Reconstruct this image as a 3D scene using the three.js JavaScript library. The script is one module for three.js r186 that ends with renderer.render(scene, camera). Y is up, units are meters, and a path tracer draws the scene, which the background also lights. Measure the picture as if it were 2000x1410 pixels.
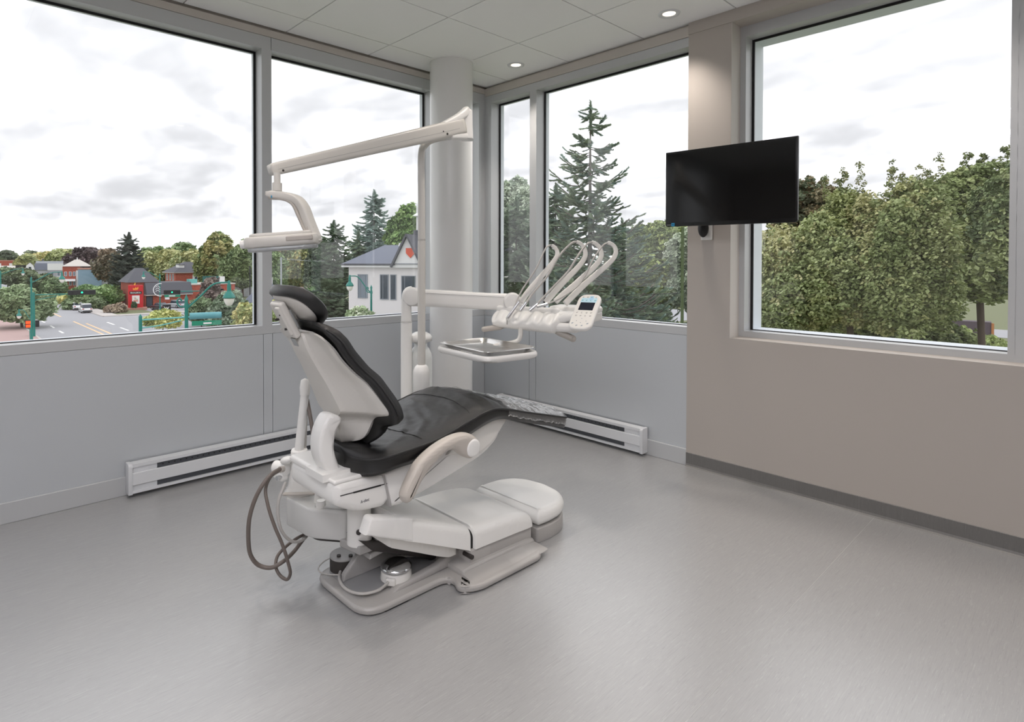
import * as THREE from 'three';
import { RoundedBoxGeometry } from 'three/addons/geometries/RoundedBoxGeometry.js';
import { mergeGeometries, mergeVertices, toCreasedNormals } from 'three/addons/utils/BufferGeometryUtils.js';
import { RectAreaLightUniformsLib } from 'three/addons/lights/RectAreaLightUniformsLib.js';
import { createNoise2D, createNoise3D } from 'simplex-noise';

// ---------------------------------------------------------------- camera, sky, light, exposure
RectAreaLightUniformsLib.init();
const SKY = 1.02, LAMP = 3.3, FILL = 17.5;
const scene = new THREE.Scene();
const renderer = new THREE.WebGLRenderer({ antialias: true });
renderer.toneMapping = THREE.LinearToneMapping;
renderer.toneMappingExposure = 1.0;
renderer.shadowMap.enabled = true;
const EYE = new THREE.Vector3(3.5434, 1.25, 3.3946), FOC = 1145.78, CX = 923.58, CY = 524.31;
const RAD = Math.PI / 180, YAW = 42.615 * RAD, PIT = 0.755 * RAD;
const vFwd = new THREE.Vector3(-Math.cos(YAW) * Math.cos(PIT), -Math.sin(PIT), -Math.sin(YAW) * Math.cos(PIT));
const vRight = new THREE.Vector3(Math.sin(YAW), 0, -Math.cos(YAW));
const vUp = new THREE.Vector3().crossVectors(vRight, vFwd);
const camera = new THREE.PerspectiveCamera(2 * Math.atan(705 / FOC) / RAD, 2000 / 1410, 0.05, 2000);
camera.position.copy(EYE);
camera.quaternion.setFromRotationMatrix(new THREE.Matrix4().makeBasis(vRight, vUp, vFwd.clone().negate()));
camera.rotateZ(0.078 * RAD);
camera.setViewOffset(2000, 1410, 1000 - CX, 705 - CY, 2000, 1410);
camera.updateMatrixWorld(true);
// surveyed points: a direction measured on the photograph, met with a distance or with a level
const dirAt = (px, py) => vFwd.clone().addScaledVector(vRight, (px - CX) / FOC).addScaledVector(vUp, -(py - CY) / FOC);
const at = (px, py, d) => EYE.clone().addScaledVector(dirAt(px, py), d);
const atY = (px, py, y) => { const r = dirAt(px, py); return EYE.clone().addScaledVector(r, (y - EYE.y) / r.y); };
const atX = (px, py, x) => { const r = dirAt(px, py); return EYE.clone().addScaledVector(r, (x - EYE.x) / r.x); };

function rng(seed) { let s = seed >>> 0; return () => { s = (s + 0x6d2b79f5) | 0; let t = Math.imul(s ^ (s >>> 15), 1 | s); t = (t + Math.imul(t ^ (t >>> 7), 61 | t)) ^ t; return ((t ^ (t >>> 14)) >>> 0) / 4294967296; }; }
const R0 = rng(7), N2 = createNoise2D(rng(11)), N3 = createNoise3D(rng(12));
const fbm2 = (x, y, o = 4) => { let s = 0, a = 1, n = 0; for (let i = 0; i < o; i++) { s += a * N2(x, y); n += a; a *= 0.5; x *= 2.03; y *= 2.03; } return s / n; };

{ // overcast sky: layered stratus in flat bands, brighter overhead as an overcast sky is
  const W = 2048, H = 1024, d = new Float32Array(W * H * 4);
  for (let j = 0; j < H; j++) {
    const el = ((j + 0.5) / H - 0.5) * Math.PI, sy = Math.sin(el);
    for (let i = 0; i < W; i++) {
      const az = ((i + 0.5) / W - 0.5) * 2 * Math.PI, o = (j * W + i) * 4;
      let v = 1, b = 0;
      if (sy > 0) {
        const k = 1 / (sy + 0.16), cx = Math.cos(az) * Math.cos(el) * k, cz = Math.sin(az) * Math.cos(el) * k;
        const w = 0.35 * N2(cx * 0.7 + 5, cz * 0.7);
        const c = fbm2(cx * 0.75 + w + 3, cz * 1.5 - w, 6) * 0.62 + fbm2(cx * 2.2 + 20, cz * 3.4, 4) * 0.3;
        const t = THREE.MathUtils.smoothstep(c, -0.62, 0.5), amt = THREE.MathUtils.smoothstep(sy, 0.0, 0.08);
        v = 1.42 - 0.68 * t * amt; b = t * amt;
        v *= 1 + 0.8 * sy;
      } else v = 1.2;
      d[o] = v * (1 - 0.016 * b) * SKY; d[o + 1] = v * (1.0) * SKY; d[o + 2] = v * (1.012 + 0.03 * b) * SKY; d[o + 3] = 1;
    }
  }
  const t = new THREE.DataTexture(d, W, H, THREE.RGBAFormat, THREE.FloatType);
  t.mapping = THREE.EquirectangularReflectionMapping; t.magFilter = THREE.LinearFilter; t.needsUpdate = true;
  scene.background = t;
}

// ---------------------------------------------------------------- helpers
const used = new Map();
function numbered(n) { const k = used.get(n) || 0; used.set(n, k + 1); return k ? n + '_' + String(k).padStart(3, '0') : n; }
function mesh(name, geo, mat, parent = scene, kind) {
  if (Array.isArray(geo)) geo = merge(geo);
  const m = new THREE.Mesh(geo, mat); m.name = parent === scene ? numbered(name) : name; m.castShadow = m.receiveShadow = true;
  if (kind) m.userData.kind = kind;
  parent.add(m); return m;
}
function merge(list) {
  const l = list.map((g) => { const h = g.index ? g.toNonIndexed() : g.clone(); for (const k of Object.keys(h.attributes)) if (!['position', 'normal', 'uv'].includes(k)) h.deleteAttribute(k); if (!h.attributes.uv) h.setAttribute('uv', new THREE.BufferAttribute(new Float32Array(h.attributes.position.count * 2), 2)); if (!h.attributes.normal) h.computeVertexNormals(); h.clearGroups(); return h; });
  return mergeGeometries(l);
}
function tag(o, label, category, group, kind) { o.userData.label = label; o.userData.category = category; if (group) o.userData.group = group; if (kind) o.userData.kind = kind; return o; }
function thing(name, pos, label, category, group) { const o = new THREE.Group(); o.name = numbered(name); o.position.set(...pos); scene.add(o); tag(o, label, category, group); return o; }
function struct(name, label, category, pos = [0, 0, 0]) { const o = new THREE.Group(); o.name = numbered(name); o.position.set(...pos); scene.add(o); o.userData.kind = 'structure'; o.userData.label = label; o.userData.category = category; return o; }
function part(name, parent, label) { const o = new THREE.Group(); o.name = name; parent.add(o); if (label) o.userData.label = label; return o; }
const bx = (x0, x1, y0, y1, z0, z1) => { const g = new THREE.BoxGeometry(x1 - x0, y1 - y0, z1 - z0); g.translate((x0 + x1) / 2, (y0 + y1) / 2, (z0 + z1) / 2); metreUV(g); return g; };
const rbx = (x0, x1, y0, y1, z0, z1, r, s = 3) => { const g = new RoundedBoxGeometry(x1 - x0, y1 - y0, z1 - z0, s, Math.min(r, (x1 - x0) / 2.02, (y1 - y0) / 2.02, (z1 - z0) / 2.02)); g.translate((x0 + x1) / 2, (y0 + y1) / 2, (z0 + z1) / 2); metreUV(g); return g; };
function metreUV(g) { // uv in metres from the dominant axis of each normal
  const p = g.attributes.position, n = g.attributes.normal, uv = new Float32Array(p.count * 2);
  for (let i = 0; i < p.count; i++) {
    const a = Math.abs(n.getX(i)), b = Math.abs(n.getY(i)), c = Math.abs(n.getZ(i));
    if (b >= a && b >= c) { uv[2 * i] = p.getX(i); uv[2 * i + 1] = p.getZ(i); } else if (a >= c) { uv[2 * i] = p.getZ(i); uv[2 * i + 1] = p.getY(i); } else { uv[2 * i] = p.getX(i); uv[2 * i + 1] = p.getY(i); }
  }
  g.setAttribute('uv', new THREE.BufferAttribute(uv, 2)); return g;
}
const V = (a, b, c) => new THREE.Vector3(a, b, c);
const curve = (pts, closed = false, tension = 0.5) => new THREE.CatmullRomCurve3(pts.map((p) => (p.isVector3 ? p : V(...p))), closed, 'centripetal', tension);
const tube = (pts, r, seg = 60, rs = 10, closed = false) => new THREE.TubeGeometry(Array.isArray(pts) ? curve(pts, closed) : pts, seg, r, rs, closed);
const lathe = (pts, seg = 32) => new THREE.LatheGeometry(pts.map(([r, y]) => new THREE.Vector2(r, y)), seg);
const cyl = (r0, r1, h, seg = 24) => new THREE.CylinderGeometry(r0, r1, h, seg);
// a cylinder from a to b
function rod(a, b, r0, r1 = r0, seg = 20) { a = a.isVector3 ? a : V(...a); b = b.isVector3 ? b : V(...b); const L = a.distanceTo(b), g = cyl(r1, r0, L, seg); g.translate(0, L / 2, 0); g.applyQuaternion(new THREE.Quaternion().setFromUnitVectors(V(0, 1, 0), b.clone().sub(a).normalize())); g.translate(a.x, a.y, a.z); return g; }
function frameGeo(g, o, xa, ya) { // puts a geometry drawn in x,y(,z out) onto the axes xa, ya at o
  const X = xa.clone().normalize(), Z = new THREE.Vector3().crossVectors(X, ya).normalize(), Y = new THREE.Vector3().crossVectors(Z, X);
  g.applyMatrix4(new THREE.Matrix4().makeBasis(X, Y, Z).setPosition(o)); return g;
}
// extruded outline with a bevel; pts in x,y
function slab(pts, depth, bevel = 0.004, seg = 2, spline = false, holes) {
  const s = new THREE.Shape();
  if (spline) { const c = new THREE.CatmullRomCurve3(pts.map(([x, y]) => V(x, y, 0)), true, 'centripetal').getPoints(spline === true ? 60 : spline); c.forEach((p, i) => (i ? s.lineTo(p.x, p.y) : s.moveTo(p.x, p.y))); } else { pts.forEach(([x, y], i) => (i ? s.lineTo(x, y) : s.moveTo(x, y))); s.closePath(); }
  if (holes) for (const h of holes) { const q = new THREE.Path(); h.forEach(([x, y], i) => (i ? q.lineTo(x, y) : q.moveTo(x, y))); q.closePath(); s.holes.push(q); }
  const g = new THREE.ExtrudeGeometry(s, { depth: Math.max(depth - 2 * bevel, 1e-4), bevelEnabled: bevel > 0, bevelThickness: bevel, bevelSize: bevel, bevelOffset: -bevel, bevelSegments: seg, curveSegments: 12 });
  g.translate(0, 0, bevel); return g;
}
const smooth = (g, a = 0.6) => toCreasedNormals(g, a);
// rounded polygon outline: corners [x, y, r]
function roundPoly(pts, n = 6) {
  const out = [];
  for (let i = 0; i < pts.length; i++) {
    const p = pts[i], a = pts[(i + pts.length - 1) % pts.length], b = pts[(i + 1) % pts.length], r = p[2] || 0;
    if (!r) { out.push([p[0], p[1]]); continue; }
    const u = new THREE.Vector2(a[0] - p[0], a[1] - p[1]).normalize(), w = new THREE.Vector2(b[0] - p[0], b[1] - p[1]).normalize();
    const s = [p[0] + u.x * r, p[1] + u.y * r], e = [p[0] + w.x * r, p[1] + w.y * r];
    for (let k = 0; k <= n; k++) { const t = k / n, m = (1 - t) * (1 - t), q = 2 * t * (1 - t), z = t * t; out.push([m * s[0] + q * p[0] + z * e[0], m * s[1] + q * p[1] + z * e[1]]); }
  }
  return out;
}
// grid surface from rows of points (closed around when wrap)
function skin(rows, wrap = false, caps = false) {
  const n = rows[0].length, pos = [], idx = [], uv = [];
  rows.forEach((r, i) => r.forEach((p, j) => { pos.push(p.x ?? p[0], p.y ?? p[1], p.z ?? p[2]); uv.push(j / n, i / rows.length); }));
  for (let i = 0; i < rows.length - 1; i++) for (let j = 0; j < (wrap ? n : n - 1); j++) { const a = i * n + j, b = i * n + (j + 1) % n, c = a + n, d = b + n; idx.push(a, b, c, b, d, c); }
  if (caps) for (const [i, flip] of [[0, true], [rows.length - 1, false]]) {
    const c = [0, 0, 0]; for (let j = 0; j < n; j++) for (let k = 0; k < 3; k++) c[k] += pos[(i * n + j) * 3 + k] / n;
    const m = pos.length / 3; pos.push(...c); uv.push(0.5, 0.5);
    for (let j = 0; j < n; j++) { const a = i * n + j, b = i * n + (j + 1) % n; if (flip) idx.push(m, b, a); else idx.push(m, a, b); }
  }
  const g = new THREE.BufferGeometry(); g.setAttribute('position', new THREE.Float32BufferAttribute(pos, 3)); g.setAttribute('uv', new THREE.Float32BufferAttribute(uv, 2)); g.setIndex(idx); g.computeVertexNormals(); return g;
}

// ---------------------------------------------------------------- materials
const mat = (color, rough = 0.5, metal = 0, extra = {}) => new THREE.MeshStandardMaterial({ color, roughness: rough, metalness: metal, ...extra });
const phys = (color, rough, extra = {}) => new THREE.MeshPhysicalMaterial({ color, roughness: rough, ...extra });
function canvasTex(w, h, draw, repeat) {
  const c = document.createElement('canvas'); c.width = w; c.height = h; draw(c.getContext('2d'), w, h);
  const t = new THREE.CanvasTexture(c); t.colorSpace = THREE.SRGBColorSpace; t.wrapS = t.wrapT = THREE.RepeatWrapping; t.magFilter = THREE.LinearFilter; if (repeat) t.repeat.set(...repeat); return t;
}
function dataTex(n, f, repeat, srgb = true) {
  const d = new Uint8Array(n * n * 4); for (let j = 0; j < n; j++) for (let i = 0; i < n; i++) { const v = f(i, j), o = (j * n + i) * 4; if (v.length) { d[o] = v[0]; d[o + 1] = v[1]; d[o + 2] = v[2]; } else d[o] = d[o + 1] = d[o + 2] = v; d[o + 3] = 255; }
  const t = new THREE.DataTexture(d, n, n); t.magFilter = THREE.LinearFilter; t.minFilter = THREE.LinearMipmapLinearFilter; t.generateMipmaps = true; t.wrapS = t.wrapT = THREE.RepeatWrapping; if (srgb) t.colorSpace = THREE.SRGBColorSpace; if (repeat) t.repeat.set(...repeat); t.needsUpdate = true; return t;
}
// sheet vinyl: fine streaks running along the room (v = z), light and dark flecks
const floorTex = (() => {
  const n = 2048, f = new Float32Array(n * n).fill(0), r = rng(31);
  for (let k = 0; k < 42000; k++) {
    const x = (r() * n) | 0, y = (r() * n) | 0, L = 18 + r() * r() * 110, w = 1 + (r() * 2.2 | 0), s = (r() < 0.5 ? 1 : -1) * (1.6 + 4.2 * r());
    for (let q = 0; q < L; q++) { const e = Math.sin(Math.PI * q / L) * s; for (let u = 0; u < w; u++) f[(((y + q) | 0) % n) * n + (x + u) % n] += e; }
  }
  for (let k = 0; k < 5200; k++) { const x = (r() * n) | 0, y = (r() * n) | 0, L = 4 + r() * 14, s = r() < 0.75 ? 13 : -13; for (let q = 0; q < L; q++) f[((y + q | 0) % n) * n + x] += s; }
  return dataTex(n, (i, j) => { const v = f[j * n + i] * 0.95 + 3 * Math.sin(i * 12.9898 + j * 78.233); return [161 + v, 161 + v, 161 + v]; }, [1 / 2.2, 1 / 2.2]);
})();
const noiseBump = dataTex(512, (i, j) => 128 + 60 * N2(i * 0.35, j * 0.35) + 40 * N2(i * 0.9 + 50, j * 0.9), [6, 6], false);
const tileTex = dataTex(1024, (i, j) => { const v = 6 * N2(i * 0.21, j * 0.21) + 5 * N2(i * 0.55, j * 0.55 + 99); const p = N2(i * 0.12 + 300, j * 0.12) > 0.83 ? -9 : 0; return [248 + v * 0.5 + p, 248 + v * 0.5 + p, 248 + v * 0.5 + p]; }, [1.6, 1.6]);
const M = {
  floor: phys(0xffffff, 0.25, { ior: 2.2, clearcoat: 0.8, clearcoatRoughness: 0.28, map: floorTex, bumpMap: noiseBump, bumpScale: 0.0004, specularIntensity: 1 }),
  weld: mat(0xb0b0af, 0.35),
  drywall: mat(0xb8b1aa, 0.62, 0, { bumpMap: noiseBump, bumpScale: 0.0003 }),
  reveal: mat(0xd2cdc7, 0.6),
  vinylbase: mat(0xffffff, 0.4, 0, { map: (() => { const t = floorTex.clone(); t.repeat.set(1 / 2.2, 1 / 2.2); return t; })(), color: 0xb5b3b0 }),
  panel: phys(0xc9cdd1, 0.34, { specularIntensity: 0.9, metalness: 0.15 }),
  frame: phys(0xc6c8ca, 0.34, { metalness: 0.12 }),
  outer: mat(0xdfe6ec, 0.5),
  gasket: mat(0x0b0c0e, 0.55),
  tile: mat(0xffffff, 0.9, 0, { map: tileTex }),
  grid: mat(0x6e6d6b, 0.7),
  cove: mat(0xc8c2bb, 0.6),
  column: phys(0xe9e9e8, 0.3, { clearcoat: 0.35, clearcoatRoughness: 0.2 }),
  heater: phys(0xdfe1e4, 0.35, { clearcoat: 0.2, clearcoatRoughness: 0.25 }),
  heaterDark: mat(0x55585d, 0.5, 0.3),
  glass: new THREE.MeshPhysicalMaterial({ color: 0xffffff, roughness: 0, transmission: 1, thickness: 0, ior: 1.5 }),
  white: phys(0xefeeeb, 0.36, { clearcoat: 0.25, clearcoatRoughness: 0.2 }),
  whiteWarm: phys(0xe8e6e1, 0.38, { clearcoat: 0.2, clearcoatRoughness: 0.25 }),
  lampGrey: phys(0xd3d0ca, 0.4, { clearcoat: 0.15, clearcoatRoughness: 0.25 }),
  greyPlastic: phys(0xb9b3ac, 0.42, {}),
  greyPaint: phys(0xa8a6a4, 0.4, { clearcoat: 0.15, clearcoatRoughness: 0.3 }),
  darkSeam: mat(0x1c1c1c, 0.6),
  chrome: mat(0xd6d8da, 0.12, 1),
  steel: mat(0xc9c9c7, 0.2, 1),
  black: mat(0x0c0c0e, 0.45),
};

// ---------------------------------------------------------------- the room
const HC = 2.693, XR = 6.35, ZR = 6.6;
{
  const f = struct('floor', 'grey streaked sheet vinyl floor', 'floor');
  mesh('sheet_vinyl', bx(-0.3, XR, -0.25, 0, -0.3, ZR), M.floor, f);
  mesh('weld_seam', bx(2.7752, 2.777, 0, 0.0003, 0.02, ZR), M.weld, f);
}
{ // suspended ceiling: tiles on a recessed grid
  const c = struct('ceiling', 'white square ceiling tiles in a suspended grid', 'ceiling');
  mesh('ceiling_slab', bx(-0.3, XR + 0.2, HC + 0.012, HC + 0.3, -0.3, ZR + 0.2), M.grid, c);
  const p = 0.607, xs = [-0.001], zs = [-0.05];
  for (let x = 0.26; x < XR; x += p) xs.push(x); xs.push(XR);
  for (let z = 0.527; z < ZR; z += p) zs.push(z); zs.push(ZR);
  for (let i = 0; i + 1 < xs.length; i++) for (let j = 0; j + 1 < zs.length; j++) {
    if (xs[i + 1] - xs[i] < 0.05 || zs[j + 1] - zs[j] < 0.05) continue;
    mesh('ceiling_tile', bx(xs[i] + 0.0035, xs[i + 1] - 0.0035, HC, HC + 0.012, zs[j] + 0.0035, zs[j + 1] - 0.0035), M.tile, c);
  }
}
const SILL = 0.845, HEAD = 2.555, GD = 0.098;   // window opening and depth of the glass behind the frame faces
// one glazed opening in a wall: along = 'z' for the left wall (x = face), 'x' for the right wall (z = face)
let winNo = 0;
function windowUnit(along, a0, a1, face, sill, head, label, outward = 0.145) {
  const w = struct('window_' + (++winNo), label, 'window');
  const box = (p0, p1, y0, y1, d0, d1) => (along === 'z' ? bx(face - d1, face - d0, y0, y1, p0, p1) : bx(p0, p1, y0, y1, face - d1, face - d0));
  const g = 0.013, gl = GD;
  mesh('glass_pane', box(a0 + 0.002, a1 - 0.002, sill + 0.002, head - 0.002, gl + 0.004, gl + 0.010), M.glass, w);
  mesh('gasket', [box(a0, a0 + g, sill, head, gl - 0.006, gl + 0.003), box(a1 - g, a1, sill, head, gl - 0.006, gl + 0.003), box(a0 + g, a1 - g, head - g, head, gl - 0.006, gl + 0.003), box(a0 + g, a1 - g, sill, sill + 0.004, gl - 0.006, gl + 0.003)], M.gasket, w);
  const o = 0.004;
  mesh('outer_frame', [box(a0 - 0.04, a0 + o, sill - 0.03, head + 0.04, gl + 0.011, outward), box(a1 - o, a1 + 0.04, sill - 0.03, head + 0.04, gl + 0.011, outward), box(a0 + o, a1 - o, head - o, head + 0.04, gl + 0.011, outward), box(a0 + o, a1 - o, sill - 0.05, sill + o, gl + 0.011, outward)], M.outer, w);
  return w;
}
// the left wall: window strip over metal panels, face at x = 0
{
  const w = struct('wall_left', 'grey metal panel wall below the left window strip', 'wall');
  mesh('wall_core', bx(-0.24, -0.018, -0.25, SILL - 0.05, -0.24, ZR), M.panel, w);
  const cuts = [0.0, 0.502, 0.568, 1.836, 1.895, 3.28, 3.34, 4.7, 4.76, ZR];
  for (let i = 0; i + 1 < cuts.length; i++) mesh('panel', bx(-0.018, 0, 0.0, 0.794, cuts[i] + 0.0015, cuts[i + 1] - 0.0015), M.panel, w);
  mesh('sill_rail', bx(-GD - 0.003, 0, 0.7955, SILL, 0, ZR), M.frame, w);
  mesh('sill_core', bx(-0.24, -GD - 0.003, SILL - 0.05, SILL - 0.03, -0.24, ZR), M.frame, w);
  mesh('header', [bx(-GD - 0.003, 0, HEAD, 2.632, 0, 1.838), bx(-GD - 0.003, 0, HEAD, 2.632, 1.8415, ZR)], M.frame, w);
  mesh('lintel', bx(-0.24, -GD - 0.003, HEAD + 0.04, HC + 0.3, -0.24, ZR), M.outer, w);
  mesh('lintel_inner', bx(-GD - 0.003, -0.02, 2.633, HC + 0.05, -0.1, ZR), M.cove, w);
  for (const [a, b] of [[0.502, 0.568], [1.838, 1.9], [3.28, 3.34], [4.7, 4.76]]) mesh('mullion', [bx(-GD - 0.003, 0, SILL, HEAD, a, b), bx(-0.145, -GD - 0.003, SILL - 0.03, HEAD + 0.04, a + 0.005, b - 0.005)], M.frame, w);
  mesh('corner_post', bx(-0.145, 0, SILL, HEAD, -0.145, 0.068), M.frame, w);
  mesh('end_wall', bx(-0.24, 0, SILL, HEAD, 6.1, ZR), M.drywall, w);
  const t = struct('trim_1', 'pale ceiling trim above the left windows', 'trim');
  mesh('cove_trim', bx(-0.02, 0.004, 2.634, 2.676, 0, ZR), M.cove, t);
  windowUnit('z', 0.068, 0.502, 0, SILL, HEAD, 'narrow window pane behind the round column');
  windowUnit('z', 0.568, 1.838, 0, SILL, HEAD, 'window between the mullion and the round column');
  windowUnit('z', 1.9, 3.28, 0, SILL, HEAD, 'large window at the far left over the street');
  windowUnit('z', 3.34, 4.7, 0, SILL, HEAD, 'window left of the camera');
  windowUnit('z', 4.76, 6.1, 0, SILL, HEAD, 'last window of the left wall');
  const b = struct('baseboard_left', 'grey metal baseboard along the left wall', 'baseboard');
  mesh('baseboard', rbx(0, 0.014, 0, 0.1, 0.015, ZR, 0.003), M.frame, b);
}
{ // the right wall, metal part: face at z = 0, x from 0 to 1.8
  const w = struct('wall_right', 'grey metal panel wall below the corner windows', 'wall');
  mesh('wall_core', bx(0, 2.0, -0.25, SILL - 0.05, -0.24, -0.018), M.panel, w);
  for (const [a, b] of [[0, 0.499], [0.5, 0.566], [0.567, 1.95]]) mesh('panel', bx(a + 0.0015, b - 0.0015, 0, 0.794, -0.018, 0), M.panel, w);
  mesh('sill_rail', bx(0.0, 1.95, 0.7955, SILL, -GD - 0.003, 0), M.frame, w);
  mesh('sill_core', bx(0, 1.95, SILL - 0.05, SILL - 0.03, -0.24, -GD - 0.003), M.frame, w);
  mesh('header', bx(0, 1.95, HEAD, 2.612, -GD - 0.003, 0), M.frame, w);
  mesh('lintel', [bx(-0.24, 1.9, HEAD + 0.04, HC + 0.3, -0.24, -GD - 0.003), bx(1.9, XR, HEAD + 0.04, HC + 0.3, -0.24, -0.197)], M.outer, w);
  mesh('lintel_inner', bx(0, 1.95, 2.613, HC + 0.05, -GD - 0.003, -0.02), M.cove, w);
  mesh('mullion', [bx(0.499, 0.566, SILL, HEAD, -GD - 0.003, 0), bx(0.504, 0.561, SILL - 0.03, HEAD + 0.04, -0.145, -GD - 0.003)], M.frame, w);
  mesh('corner_post', bx(0, 0.075, SILL, HEAD, -0.145, 0), M.frame, w);
  const t = struct('trim_2', 'pale ceiling trim above the corner windows', 'trim');
  mesh('cove_trim', bx(0.004, 1.8, 2.614, 2.676, -0.02, 0.004), M.cove, t);
  windowUnit('x', 0.075, 0.499, 0, SILL, HEAD, 'narrow window beside the room corner');
  windowUnit('x', 0.566, 1.86, 0, SILL, HEAD, 'window with the tall spruce outside');
  const b = struct('baseboard_right', 'grey metal baseboard under the corner windows', 'baseboard');
  mesh('baseboard', rbx(0.015, 1.797, 0, 0.1, 0, 0.014, 0.003), M.frame, b);
}
{ // drywall pier and wall with the deep set window, face at z = 0.012
  const w = struct('wall_pier', 'warm grey painted wall around the right window', 'wall'), F = 0.012, D = -0.105;
  const X0 = 1.797, W0 = 2.057, S = 0.806, T = 2.62, SEG = [[2.057, 4.62]];
  mesh('painted_wall', [bx(X0, XR, 0, S, D, F), bx(X0, W0, S, T, D, F), bx(X0, XR, T, HC + 0.03, D, F), bx(4.62, XR, S, T, D, F)], M.drywall, w);
  mesh('wall_core', [bx(1.86, XR, -0.25, S, -0.24, D), bx(1.86, W0 - 0.001, S, HEAD + 0.04, -0.24, D), bx(4.62, XR, S, HEAD + 0.04, -0.24, D)], M.outer, w);
  mesh('reveal', [bx(W0 - 0.001, W0 + 0.002, S, T, D, F - 0.001), bx(4.618, 4.621, S, T, D, F - 0.001)], M.reveal, w);
  const frm = struct('window_frame', 'pale metal frame of the right window', 'window frame'); frm.name = 'trim_3';
  const f0 = D - 0.09, cols = [[W0, W0 + 0.034], [3.262, 3.33], [4.586, 4.62]], lo = S + 0.034, hi = T - 0.06;
  mesh('frame', [...cols.map(([a, b]) => bx(a, b, S, T, f0, D)), ...[[cols[0][1], cols[1][0]], [cols[1][1], cols[2][0]]].flatMap(([a, b]) => [bx(a, b, S, lo, f0, D), bx(a, b, hi, T, f0, D)]), bx(3.238, 3.263, lo, hi, D - 0.012, D)], M.frame, frm);
  windowUnit('x', cols[0][1], cols[1][0], D + 0.005, lo, hi, 'large window behind the wall monitor', 0.245);
  windowUnit('x', cols[1][1], cols[2][0], D + 0.005, lo, hi, 'window past the right edge of view', 0.245);
  mesh('cove_trim', bx(X0, XR, 2.62, 2.675, F, F + 0.006), M.drywall, w);
  const b = struct('baseboard_pier', 'grey vinyl cove base along the painted wall', 'baseboard');
  const sh = new THREE.Shape(); [[0, 0], [0.016, 0], [0.008, 0.006], [0.004, 0.016], [0.003, 0.08], [0, 0.082]].forEach(([x, y], i) => (i ? sh.lineTo(x, y) : sh.moveTo(x, y)));
  const g = new THREE.ExtrudeGeometry(sh, { depth: XR - X0, bevelEnabled: false }); g.rotateY(Math.PI / 2); g.scale(1, 1, -1); g.translate(X0, 0, F);
  const gi = g.toNonIndexed(); for (let i = 0, p = gi.attributes.position; i < p.count; i += 3) for (let k = 0; k < 3; k++) { const a = p.array[3 * i + 3 + k]; p.array[3 * i + 3 + k] = p.array[3 * i + 6 + k]; p.array[3 * i + 6 + k] = a; }
  gi.computeVertexNormals(); { const p = gi.attributes.position, uv = gi.attributes.uv; for (let i = 0; i < p.count; i++) uv.setXY(i, p.getX(i), p.getY(i)); }
  mesh('cove_base', gi, M.vinylbase, b);
}
{ // the rest of the room behind the camera
  const w = struct('wall_back', 'painted wall behind the camera', 'wall'); mesh('painted_wall', bx(-0.3, XR, -0.25, HC + 0.3, ZR, ZR + 0.2), M.drywall, w);
  const s = struct('wall_side', 'painted wall opposite the left windows', 'wall'); mesh('painted_wall', bx(XR, XR + 0.2, -0.25, HC + 0.3, -0.3, ZR + 0.2), M.drywall, s);
}
{ // round structural column
  const c = thing('column', [0.262, 0, 0.592], 'round white column standing in the corner', 'column');
  c.userData.kind = 'structure';
  const g = cyl(0.157, 0.157, HC, 64); g.translate(0, HC / 2, 0); mesh('shaft', g, M.column, c);
  const ring = lathe([[0.158, HC - 0.0005], [0.158, HC - 0.004], [0.174, HC - 0.004], [0.176, HC - 0.0005]], 64); mesh('ceiling_ring', ring, M.tile, c);
}
function downlight(x, z, label) {
  const d = thing('ceiling_downlight', [x, HC, z], label, 'downlight', 'recessed ceiling downlights');
  mesh('trim_ring', lathe([[0.036, -0.001], [0.04, -0.004], [0.05, -0.008], [0.06, -0.006], [0.063, 0]], 40), M.heater, d);
  const g = new THREE.CircleGeometry(0.037, 32); g.rotateX(Math.PI / 2); g.translate(0, -0.002, 0);
  mesh('lens', g, new THREE.MeshStandardMaterial({ color: 0xfff6e8, emissive: 0xfff0dc, emissiveIntensity: 1.6 }), d);
  const l = new THREE.SpotLight(0xfff4ea, LAMP, 0, 0.84, 0.75, 2); l.position.set(0, -0.012, 0); l.castShadow = true; l.shadow.radius = 2.2; l.name = 'lamp_light'; d.add(l); l.target.position.set(0, -2, 0); d.add(l.target);
}
downlight(0.563, 0.225, 'lit ceiling downlight nearest the round column');
downlight(1.785, 0.225, 'lit ceiling downlight in front of the painted pier');

function fillPanel(x, z, label) {  // glowing ceiling panel added out of view as neutral fill light
  const d = thing('added_fill_panel', [x, HC, z], label, 'light panel', 'ceiling panels added as fill light');
  mesh('fill_frame', [rbx(-0.29, 0.29, -0.008, 0, -0.29, -0.265, 0.002), rbx(-0.29, 0.29, -0.008, 0, 0.265, 0.29, 0.002), rbx(-0.29, -0.265, -0.008, 0, -0.265, 0.265, 0.002), rbx(0.265, 0.29, -0.008, 0, -0.265, 0.265, 0.002)], M.heater, d);
  mesh('fill_diffuser', bx(-0.265, 0.265, -0.004, 0, -0.265, 0.265), new THREE.MeshStandardMaterial({ color: 0xf4f4f2, emissive: 0xfff8f0, emissiveIntensity: 0.9 }), d);
  const l = new THREE.RectAreaLight(0xf8f7ff, FILL, 0.52, 0.52); l.position.set(0, -0.006, 0); l.rotation.x = -Math.PI / 2; l.name = 'fill_light'; d.add(l);
}

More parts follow.
